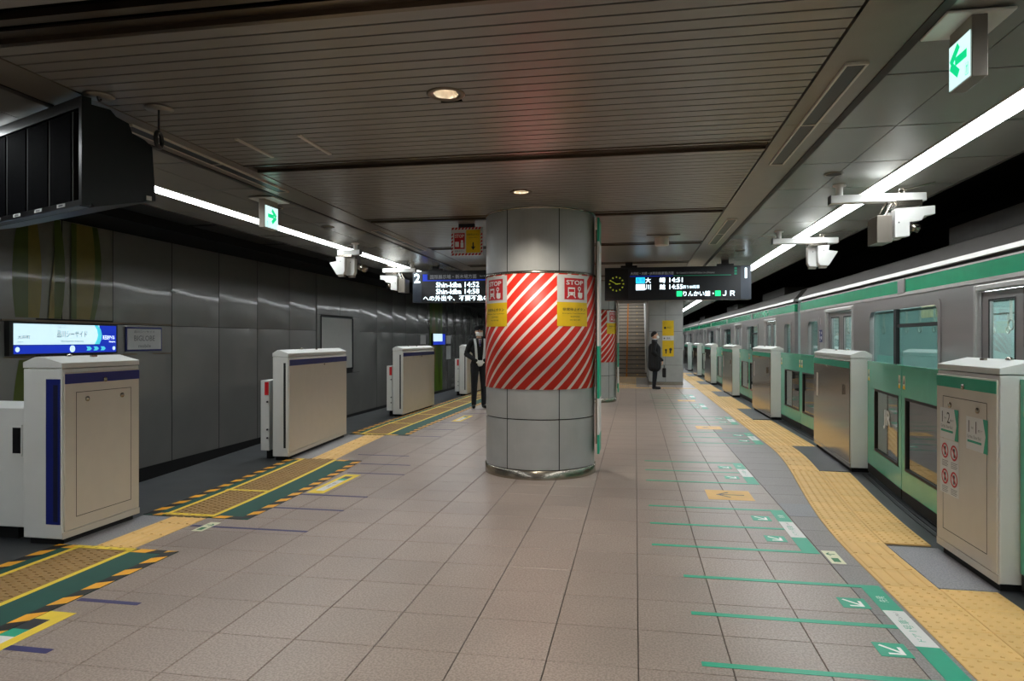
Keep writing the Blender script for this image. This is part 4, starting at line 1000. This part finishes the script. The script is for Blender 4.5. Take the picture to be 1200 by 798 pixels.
# ================================================================== DOOR SENSORS ON CEILING ARMS
def sensor(label, x, y, sgn, style, arm=.68, at=.40):
    t = thing('ceiling_sensor', label, 'sensor', (x, y, 2.6), 'white ceiling sensors')
    MB().lathe((x, y), [(.055, 2.76), (.055, 2.748), (.03, 2.744), (.028, 2.66)], 16).build('post', 'white_paint', t, smooth=True)
    a, b = sorted((x - sgn * .08, x + sgn * arm)); MB().box(a, b, y - .045, y + .045, 2.595, 2.665).build('arm', 'white_paint', t, bevel=.008)
    MB().box(*sorted((x - sgn * .085, x - sgn * .08)), y - .045, y + .045, 2.595, 2.665).build('end_cap', 'charcoal', t)
    X0 = x + sgn * at
    MB().tube((X0 + sgn * .12, y, 2.70), (X0 + sgn * .36, y, 2.755), .006).build('stay_wire', 'steel', t)
    MB().ring((X0 + sgn * .10, y, 2.69), (0, 1, 0), .022, .006, 12, 6).build('eye_bolt', 'steel', t)
    P = lambda pts: [(X0 + sgn * px, pz) for px, pz in pts]
    if style == 'big':
        prof = [(.0, 2.515), (.31, 2.535), (.31, 2.465), (.225, 2.45), (.21, 2.415), (.115, 2.40), (.115, 2.285), (.0, 2.275)]
        for dy, ox in ((-.13, 0), (.05, 0)):
            u = MB().prism(P([(a + ox, z) for a, z in prof]), 1, y + dy, y + dy + .09).build('sensor_case', 'white_paint', t, bevel=.004)
            MB().tube((X0 + sgn * .13, y + dy + .045, 2.37), (X0 + sgn * .2, y + dy + .045, 2.35), .032, .036, 14).build('lens', 'steel', u, smooth=True)
            MB().tube((X0 + sgn * .03, y + dy - .003, 2.40), (X0 + sgn * .03, y + dy, 2.40), .006, n=8).build('screw', 'charcoal', u)
        MB().box(*sorted((X0 - sgn * .13, X0 - sgn * .01)), y - .10, y + .14, 2.24, 2.47).build('back_case', 'beam', t, bevel=.004)
        MB().box(*sorted((X0 + sgn * .02, X0 + sgn * .22)), y - .11, y + .12, 2.545, 2.59).build('yoke', 'steel', t)
        MB().tube((X0 - sgn * .06, y - .08, 2.47), (X0 + sgn * .02, y - .02, 2.6), .008).tube((X0 - sgn * .10, y - .04, 2.47), (X0 - sgn * .02, y, 2.6), .008).build('conduit', 'steel', t)
    else:
        prof = [(.0, 2.555), (.13, 2.565), (.12, 2.50), (.225, 2.485), (.12, 2.315), (.02, 2.32), (.0, 2.36)]
        for k, (dy, ox) in enumerate(((-.11, 0.03), (.02, -.06))):
            u = MB().prism(P([(a + ox, z - .0) for a, z in prof]), 1, y + dy, y + dy + .09).build('sensor_case', 'white_paint', t, bevel=.004)
            MB().box(*sorted((X0 + sgn * (ox + .02), X0 + sgn * (ox + .10))), y + dy + .01, y + dy + .08, 2.29, 2.32).build('lens_hood', 'beam', u)
            MB().tube((X0 + sgn * (ox + .06), y + dy - .003, 2.50), (X0 + sgn * (ox + .06), y + dy, 2.50), .006, n=8).build('screw', 'charcoal', u)
        MB().box(*sorted((X0 - sgn * .06, X0 + sgn * .14)), y - .09, y + .10, 2.565, 2.595).build('yoke', 'steel', t)
        if sgn < 0:
            MB().tube((X0 + .12, y + .05, 2.44), (X0 + .22, y + .02, 2.40), .045, .05, 14).build('floodlight', 'steel', t, smooth=True); MB().tube((X0 + .13, y + .05, 2.46), (X0 + .11, y + .05, 2.6), .01).build('floodlight_bracket', 'black', t)
    return t
sensor('large white sensor pair on a ceiling arm above the train, nearest', 1.745, 6.34, 1, 'big')
sensor('white tilted sensor pair on the second right ceiling arm', 1.75, 8.9, 1, 'tilt')
sensor('white tilted sensor pair on the nearer left ceiling arm', -3.83, 8.95, -1, 'tilt', .25, .08)
sensor('large white sensor pair on the farther left ceiling arm', -3.83, 11.38, -1, 'big', .52, .22)

# ================================================================== CEILING FITTINGS
def vent(label, x0, x1, y0, y1, split):
    t = thing('air_vent', label, 'vent', ((x0 + x1) / 2, (y0 + y1) / 2, 2.75), 'slot vents in the ceiling beams')
    w = .012
    MB().box(x0, x0 + w, y0, y1, 2.742, 2.756).box(x1 - w, x1, y0, y1, 2.742, 2.756).box(x0 + w, x1 - w, y0, y0 + w, 2.742, 2.756).box(x0 + w, x1 - w, y1 - w, y1, 2.742, 2.756).box(x0 + w, x1 - w, split - w / 2, split + w / 2, 2.742, 2.756).build('frame', 'beige_paint', t)
    for a, b in ((y0 + w, split - w / 2), (split + w / 2, y1 - w)): MB().box(x0 + w, x1 - w, a, b, 2.746, 2.7545).build('grille', 'charcoal', t)
vent('long slot vent in the right ceiling beam near the camera', 1.0, 1.108, 3.535, 5.46, 4.49)
vent('long slot vent in the right ceiling beam by the departure board', .998, 1.112, 7.86, 9.82, 8.9)
vent('long slot vent in the left ceiling beam near the monitor bank', -3.178, -3.07, 3.75, 5.70, 4.7)
vent('long slot vent in the left ceiling beam, farther along', -3.178, -3.07, 7.9, 9.8, 8.9)
for i, (x, y, l) in enumerate(((1.58, 5.9, 'small round speaker grille in the right ceiling panel'), (1.55, 10.7, 'small round speaker grille near the right departure board'), (-3.6, 7.6, 'small dark round grille in the left ceiling panel'), (-3.6, 6.4, 'small round grille beside the left exit sign'))):
    t = thing('ceiling_grille', l, 'speaker', (x, y, 2.76), 'round ceiling grilles')
    MB().lathe((x, y), [(.075, 2.76), (.075, 2.753), (.06, 2.751)], 20).build('ring', 'beam', t, smooth=True); MB().lathe((x, y), [(.06, 2.752), (.0001, 2.753)], 20).build('mesh_disc', 'ceil_strip', t)
t = thing('ceiling_speaker', 'beige box speaker on the slats before the right departure board', 'speaker', (.35, 9.1, 2.7))
MB().box(.14, .56, 8.9, 9.05, 2.748, 2.758).build('mount_plate', 'beam', t); MB().lathe((.34, 9.1), [(.0001, 2.64), (.085, 2.645), (.09, 2.66), (.09, 2.758)], 20).build('drum', 'beige_paint', t, smooth=True)
t = thing('access_hatch', 'thin pale hatch edging set in the left slat ceiling', 'hatch', (-2.3, 4.35, 2.755))
for x in (-2.62, -2.17): MB().box(x - .012, x + .012, 4.15, 4.62, 2.75, 2.76).build('hatch_edge', 'beige_paint', t)

# ================================================================== WALL SIGNS
t = thing('station_sign', 'lit blue and white station name sign on the left wall', 'sign', (-8.3, 8.78, 1.43))
MB().box(-8.33, -8.25, 7.80, 9.74, 1.20, 1.665).build('case', 'black', t)
M = plane_map((-8.248, 9.71, 1.225), (0, -1, 0), (0, 0, 1))   # seen from the platform: left is greater y? flipped below
M = plane_map((-8.249, 7.86, 1.225), (0, 1, 0), (0, 0, 1)); w = 1.85
m = MB(); rect(m, M, 0, 1.50, .125, .415, .001); wf = m.build('white_field', 'name_white', t)
m = MB(); rect(m, M, 0, w, 0, .118, .001); rect(m, M, 1.50, w, .118, .415, .001); bf = m.build('blue_field', 'name_blue', t)
m = MB(); poly(m, M, [(1.40, .125), (1.50, .125), (1.54, .2), (1.55, .27), (1.53, .35), (1.47, .415), (1.40, .415), (1.45, .35), (1.47, .27), (1.45, .2)], .002); m.build('cyan_arc', 'name_cyan', t)
text('品川シーサイド', M, .98, .275, .55, .10, 'name_text', wf, .003); text('Shinagawa Seaside', M, .98, .17, .42, .035, 'name_text', wf, .003); text('しながわしーさいど', M, .80, .375, .16, .022, 'name_text', wf, .003)
text('大井町', M, .16, .23, .2, .05, 'name_text', wf, .003); text('Oimachi', M, .10, .165, .1, .02, 'name_text', wf, .003)
text('天王洲アイル', M, 1.69, .23, .25, .065, 'led_white', bf, .003); text('Tennozu Isle', M, 1.76, .165, .13, .022, 'led_white', bf, .003)
for cx, r in ((.06, .035), (.98, .05), (1.80, .03)): m = MB(); disc(m, M, cx, .06, r, .002); m.build('station_dot', 'name_white', bf)
for k in range(3): m = MB(); x = 1.24 + .14 * k; poly(m, M, [(x, .03), (x + .07, .03), (x + .11, .06), (x + .07, .09), (x, .09), (x + .03, .06)], .002); m.build('chevron', 'name_cyan', bf)
t = thing('wall_advert', 'dim blue-edged advertisement plate beside the station sign', 'sign', (-8.3, 10.43, 1.43))
MB().box(-8.33, -8.31, 10.0, 10.87, 1.225, 1.635).build('blue_edge', 'navy', t)
MB().box(-8.312, -8.304, 10.03, 10.84, 1.255, 1.605).build('plate', 'sticker_white', t)
M = plane_map((-8.303, 10.0, 1.225), (0, 1, 0), (0, 0, 1)); text('BIGLOBE', M, .43, .22, .5, .09, 'ink_grey', t, .002); text('mobile', M, .43, .09, .3, .06, 'ink_grey', t, .002); text('品川シーサイド', M, .43, .33, .5, .04, 'ink_grey', t, .002)
t = thing('station_sign', 'small far lit blue sign on the green wall strip', 'sign', (-8.3, 28.2, 1.4))
MB().box(-8.32, -8.25, 27.25, 29.15, 1.2, 1.70).build('case', 'black', t); M = plane_map((-8.249, 27.3, 1.22), (0, 1, 0), (0, 0, 1))
m = MB(); rect(m, M, 0, 1.35, .14, .46, .001); m.build('white_field', 'name_white', t); m = MB(); rect(m, M, 0, 1.8, 0, .14, .001); rect(m, M, 1.35, 1.8, .14, .46, .001); m.build('blue_field', 'name_blue', t)
for y, z0, z1, l in ((29.9, .55, 1.15, 'pale notice sheet on the far wall below the others'), (29.9, 1.25, 1.62, 'pale notice sheet right of the far lit sign'), (26.1, 1.25, 1.62, 'pale notice sheet left of the far green strip')):
    o = MB().box(-8.33, -8.31, y - .35, y + .35, z0, z1).build('notice_sheet', 'sticker_white'); tag(o, l, 'notice', 'far wall notices')

# ================================================================== PEOPLE
_u = bmesh.new(); bmesh.ops.create_icosphere(_u, subdivisions=2, radius=1); UNIT = [v.co.copy() for v in _u.verts]; _u.free()
def person(name, label, caps, balls, voxel, loc, rz, mats):
    """one continuous body: capsules and ellipsoids fused by a voxel remesh; caps (p0, r0, p1, r1, mat), balls (c, (rx, ry, rz), mat)"""
    bm = bmesh.new()
    prims = []
    for p0, r0, p1, r1, m in caps:
        p0, p1 = Vector(p0), Vector(p1); vs = []
        tb = bmesh.new()
        for p, r in ((p0, r0), (p1, r1)):
            for q in UNIT: tb.verts.new(p + q * r)
        h = bmesh.ops.convex_hull(tb, input=tb.verts)
        dead = [e for e in h['geom_interior'] if isinstance(e, bmesh.types.BMVert)]; bmesh.ops.delete(tb, geom=dead, context='VERTS')
        tm_ = bpy.data.meshes.new('capsule'); tb.to_mesh(tm_); tb.free(); bm.from_mesh(tm_); bpy.data.meshes.remove(tm_)
        prims.append((p0, p1, r0, r1, m))
    for c, rr, m in balls:
        bmesh.ops.create_icosphere(bm, subdivisions=3, radius=1, matrix=Matrix.Translation(c) @ Matrix.Diagonal((rr[0], rr[1], rr[2], 1)))
        prims.append((Vector(c), rr, m))
    me = bpy.data.meshes.new('body_src'); bm.to_mesh(me); bm.free()
    o = bpy.data.objects.new('body_src', me); COL.objects.link(o)
    md = o.modifiers.new('fuse', 'REMESH'); md.mode = 'VOXEL'; md.voxel_size = voxel; md.use_smooth_shade = True
    sm = o.modifiers.new('soften', 'SMOOTH'); sm.factor = .5; sm.iterations = 3
    dg = bpy.context.evaluated_depsgraph_get(); dg.update()
    out = bpy.data.meshes.new_from_object(o.evaluated_get(dg)); bpy.data.objects.remove(o)
    names = sorted({p[-1] for p in prims}); out.materials.clear()
    for n in names: out.materials.append(MATS[n])
    for f in out.polygons:
        c = f.center; best = None
        for p in prims:
            if len(p) == 5:
                a, b, r0, r1, m = p; ab = b - a; L2 = ab.length_squared or 1e-9; t = min(1, max(0, (c - a).dot(ab) / L2)); d = (c - (a + ab * t)).length - (r0 + (r1 - r0) * t)
            else:
                a, rr, m = p; q = c - a; k = math.sqrt((q.x / rr[0]) ** 2 + (q.y / rr[1]) ** 2 + (q.z / rr[2]) ** 2); d = (k - 1) * min(rr)
            if best is None or d < best[0]: best = (d, m)
        f.material_index = names.index(best[1]); f.use_smooth = True
    t = thing(name, label, 'person', (0, 0, 0))
    b = bpy.data.objects.new('body', out); COL.objects.link(b); b.parent = t
    return t
def head_balls(z, skin='skin'):
    return [((0, -.005, z), (.074, .092, .108), skin), ((0, -.03, z - .06), (.055, .065, .058), skin), ((0, -.098, z - .01), (.012, .018, .02), skin),
            ((-.075, .008, z - .005), (.012, .02, .03), skin), ((.075, .008, z - .005), (.012, .02, .03), skin), ((0, -.092, z - .052), (.022, .008, .007), skin)]
def hand(c, d, up, m, s=1.0, curl=.6):
    """palm at c pointing along d, back of the hand along up; five fingers"""
    c, d, up = Vector(c), Vector(d).normalized(), Vector(up).normalized(); w = d.cross(up).normalized(); out = []
    out.append((c - d * .01 + w * .022, .016, c + d * .06 + w * .022, .014, m)); out.append((c - d * .01 - w * .022, .016, c + d * .06 - w * .022, .014, m)); out.append((c - d * .01, .017, c + d * .065, .015, m))
    for k, (o, l) in enumerate(((-.033, .058), (-.011, .068), (.011, .064), (.032, .050))):
        a = c + d * .07 + w * o; b = a + (d * math.cos(curl) - up * math.sin(curl)) * l * .55; e = b + (d * math.cos(curl * 2.2) - up * math.sin(curl * 2.2)) * l * .5
        out += [(a, .0095, b, .0085, m), (b, .0085, e, .0075, m)]
    a = c + d * .01 + w * .035 * s; b = a + (d * .7 + w * .6 * s - up * .3) * .04; e = b + (d * .95 - up * .4) * .03
    out += [(a, .012, b, .010, m), (b, .010, e, .008, m)]
    return out
def eyes(t, z, y=-.088):
    for s in (-1, 1):
        m = MB().lathe((0, 0), [(.0001, .004), (.008, .002), (.010, 0)], 10).build('eye', 'hair', t); m.location = (s * .03, y + .001, z + .012); m.rotation_euler = (R(90), 0, 0)
        MB().box(s * .03 - .017, s * .03 + .017, y - .004, y + .008, z + .032, z + .038).build('eyebrow', 'hair', t)
def mask_part(t, z):
    b = MB(); vs = []; n = 8
    for j in range(5):
        for i in range(n + 1):
            a = R(-68 + 136 * i / n); v = j / 4
            rx, ry = .079, .088 + .022 * math.sin(math.pi * v)
            vs.append((rx * math.sin(a), -.012 - ry * math.cos(a) - .006, z - .092 + .085 * v))
    b.add(vs, [(j * (n + 1) + i, j * (n + 1) + i + 1, (j + 1) * (n + 1) + i + 1, (j + 1) * (n + 1) + i) for j in range(4) for i in range(n)])
    o = b.build('face_mask', 'mask', t, smooth=True); md = o.modifiers.new('thick', 'SOLIDIFY'); md.thickness = .004
    for s in (-1, 1): MB().tube((s * .07, -.03, z - .02), (s * .083, .01, z - .0), .002, n=5).build('ear_loop', 'mask', t)
# --- guard, hands clasped in front, facing the platform
J, Tm = 'cloth_black', 'cloth_navy'
caps = []
for s in (-1, 1):
    caps += [((s * .085, 0, .90), .098, (s * .10, -.012, .50), .070, Tm), ((s * .10, -.012, .50), .070, (s * .105, .015, .10), .052, Tm),
             ((s * .105, .035, .045), .043, (s * .125, -.13, .036), .034, 'shoe'), ((s * .105, .015, .10), .05, (s * .105, .03, .05), .045, 'shoe'),
             ((s * .175, 0, 1.375), .068, (s * .255, .045, 1.12), .056, J), ((s * .255, .045, 1.12), .056, (s * .085, -.155, .985), .040, J)]
    caps += hand((s * .05, -.175, .965), (-s * .75, -.12, -.55), (0, -1, .1), 'glove', s, .5)
caps += [((-.15, 0, 1.38), .07, (.15, 0, 1.38), .07, J), ((0, 0, 1.33), .135, (0, 0, 1.02), .14, J), ((-.06, 0, 1.22), .125, (.06, 0, 1.22), .125, J), ((-.06, 0, .95), .11, (.06, 0, .95), .11, J), ((0, .005, 1.40), .056, (0, -.005, 1.50), .050, 'skin')]
t = person('person', 'standing guard in dark uniform, peaked cap, mask and white gloves', caps, head_balls(1.585), .0075, None, 0, None)
eyes(t, 1.585); mask_part(t, 1.585)
MB().lathe((0, .005), [(.088, 1.615), (.092, 1.66), (.108, 1.69), (.10, 1.712), (.0001, 1.716)], 24).build('cap_crown', 'cloth_black', t, smooth=True)
MB().lathe((0, .005), [(.0925, 1.618), (.0925, 1.645)], 24).build('cap_band', 'charcoal', t, smooth=True)
MB().prism([(.085 * math.cos(R(a)) * 1.0, .0 + .085 * math.sin(R(a))) for a in range(200, 341, 14)] + [(.075 * math.cos(R(a)), -.045 + .10 * math.sin(R(a))) for a in range(340, 199, -14)], 2, 1.612, 1.62).build('cap_visor', 'shoe', t)
for s in (-1, 1):                                            # reflective vest bands over the chest
    b = MB(); n = 10
    for i in range(n + 1):
        z = 1.44 - .46 * i / n; y = -.148 - .018 * math.sin(math.pi * i / n) + (.06 * max(0, 1 - i / 2.5))
        x = s * (.105 - .035 * i / n); b.v += [(x - .024, y, z), (x + .024, y + .004, z)]
    for i in range(n): b.f.append((2 * i, 2 * i + 1, 2 * i + 3, 2 * i + 2)); b.m.append(0)
    o = b.build('reflective_band', 'reflective', t); md = o.modifiers.new('thick', 'SOLIDIFY'); md.thickness = .006
MB().prism([(-.03, 1.44), (.03, 1.44), (.012, 1.30), (0, 1.28), (-.012, 1.30)], 1, -.146, -.136).build('shirt_front', 'mask', t)
MB().prism([(-.012, 1.43), (.012, 1.43), (.016, 1.31), (0, 1.285), (-.016, 1.31)], 1, -.150, -.146).build('tie', 'navy', t)
t.location = (-3.20, 13.85, .001); t.rotation_euler.z = R(22)
# --- commuter in a long dark coat, facing the train
caps = []; J = 'cloth_black'
for s in (-1, 1):
    caps += [((s * .075, 0, .86), .10, (s * .08, -.01, .48), .072, Tm), ((s * .08, -.01, .48), .072, (s * .08, .02, .09), .055, Tm),
             ((s * .08, .04, .045), .042, (s * .09, -.14, .036), .034, 'shoe'), ((s * .08, .02, .10), .052, (s * .08, .035, .05), .044, 'shoe'),
             ((s * .17, .01, 1.345), .075, (s * .225, .05, 1.08), .064, J), ((s * .225, .05, 1.08), .064, (s * .07, -.205, .835), .044, J)]
    caps += hand((s * .062, -.215, .80), (-s * .2, -.12, -.95), (s * .35, -.9, .1), 'skin', s, .7)
caps += [((-.13, .01, 1.35), .08, (.13, .01, 1.35), .08, J), ((-.07, .0, 1.22), .135, (.07, .0, 1.22), .135, J), ((-.07, -.045, 1.17), .13, (-.08, -.04, .64), .14, J), ((.07, -.045, 1.17), .13, (.08, -.04, .64), .14, J), ((-.06, .06, 1.2), .125, (-.08, .06, .64), .135, J), ((.06, .06, 1.2), .125, (.08, .06, .64), .135, J),
         ((0, .005, 1.36), .06, (0, -.005, 1.47), .052, 'skin')]
t = person('person', 'man in long black coat and white mask standing in profile', caps, head_balls(1.545), .0075, None, 0, None)
eyes(t, 1.545); mask_part(t, 1.545)
b = MB(); vs = []; n, k = 20, 9
for j in range(k + 1):
    ph = R(90 * j / k * 1.28)
    for i in range(n):
        a = 2 * math.pi * i / n; front = max(0, -math.sin(a))
        p2 = min(ph, R(92 - 42 * front + 34 * max(0, math.sin(a))))
        wob = 1 + .02 * math.sin(5 * a + 3 * j)
        vs.append((.083 * wob * math.cos(a) * math.sin(p2), .008 + .103 * wob * math.sin(a) * math.sin(p2), 1.553 + .118 * math.cos(p2)))
b.add(vs, [(j * n + i, j * n + (i + 1) % n, (j + 1) * n + (i + 1) % n, (j + 1) * n + i) for j in range(k) for i in range(n)])
b.build('hair', 'hair', t, smooth=True)
MB().lathe((0, -.002), [(.062, 1.405), (.068, 1.43), (.060, 1.452)], 20).build('shirt_collar', 'mask', t, smooth=True)
MB().lathe((0, .002), [(.09, 1.375), (.082, 1.415), (.072, 1.43)], 20).build('coat_collar', 'cloth_black', t, smooth=True)
t.location = (.55, 20.1, .001); t.rotation_euler.z = R(90)
tb = thing('briefcase', 'black briefcase held in front by the man in the long coat', 'bag', (.80, 20.1, .36))
MB().box(.765, .865, 19.93, 20.27, .345, .615).build('body', 'leather', tb, bevel=.02)
MB().ring((.815, 20.1, .645), (1, 0, 0), .058, .010, 18, 8).build('handle', 'leather', tb, smooth=True)
MB().box(.760, .765, 19.97, 20.23, .50, .525).build('flap_seam', 'black', tb)

finish_texts()
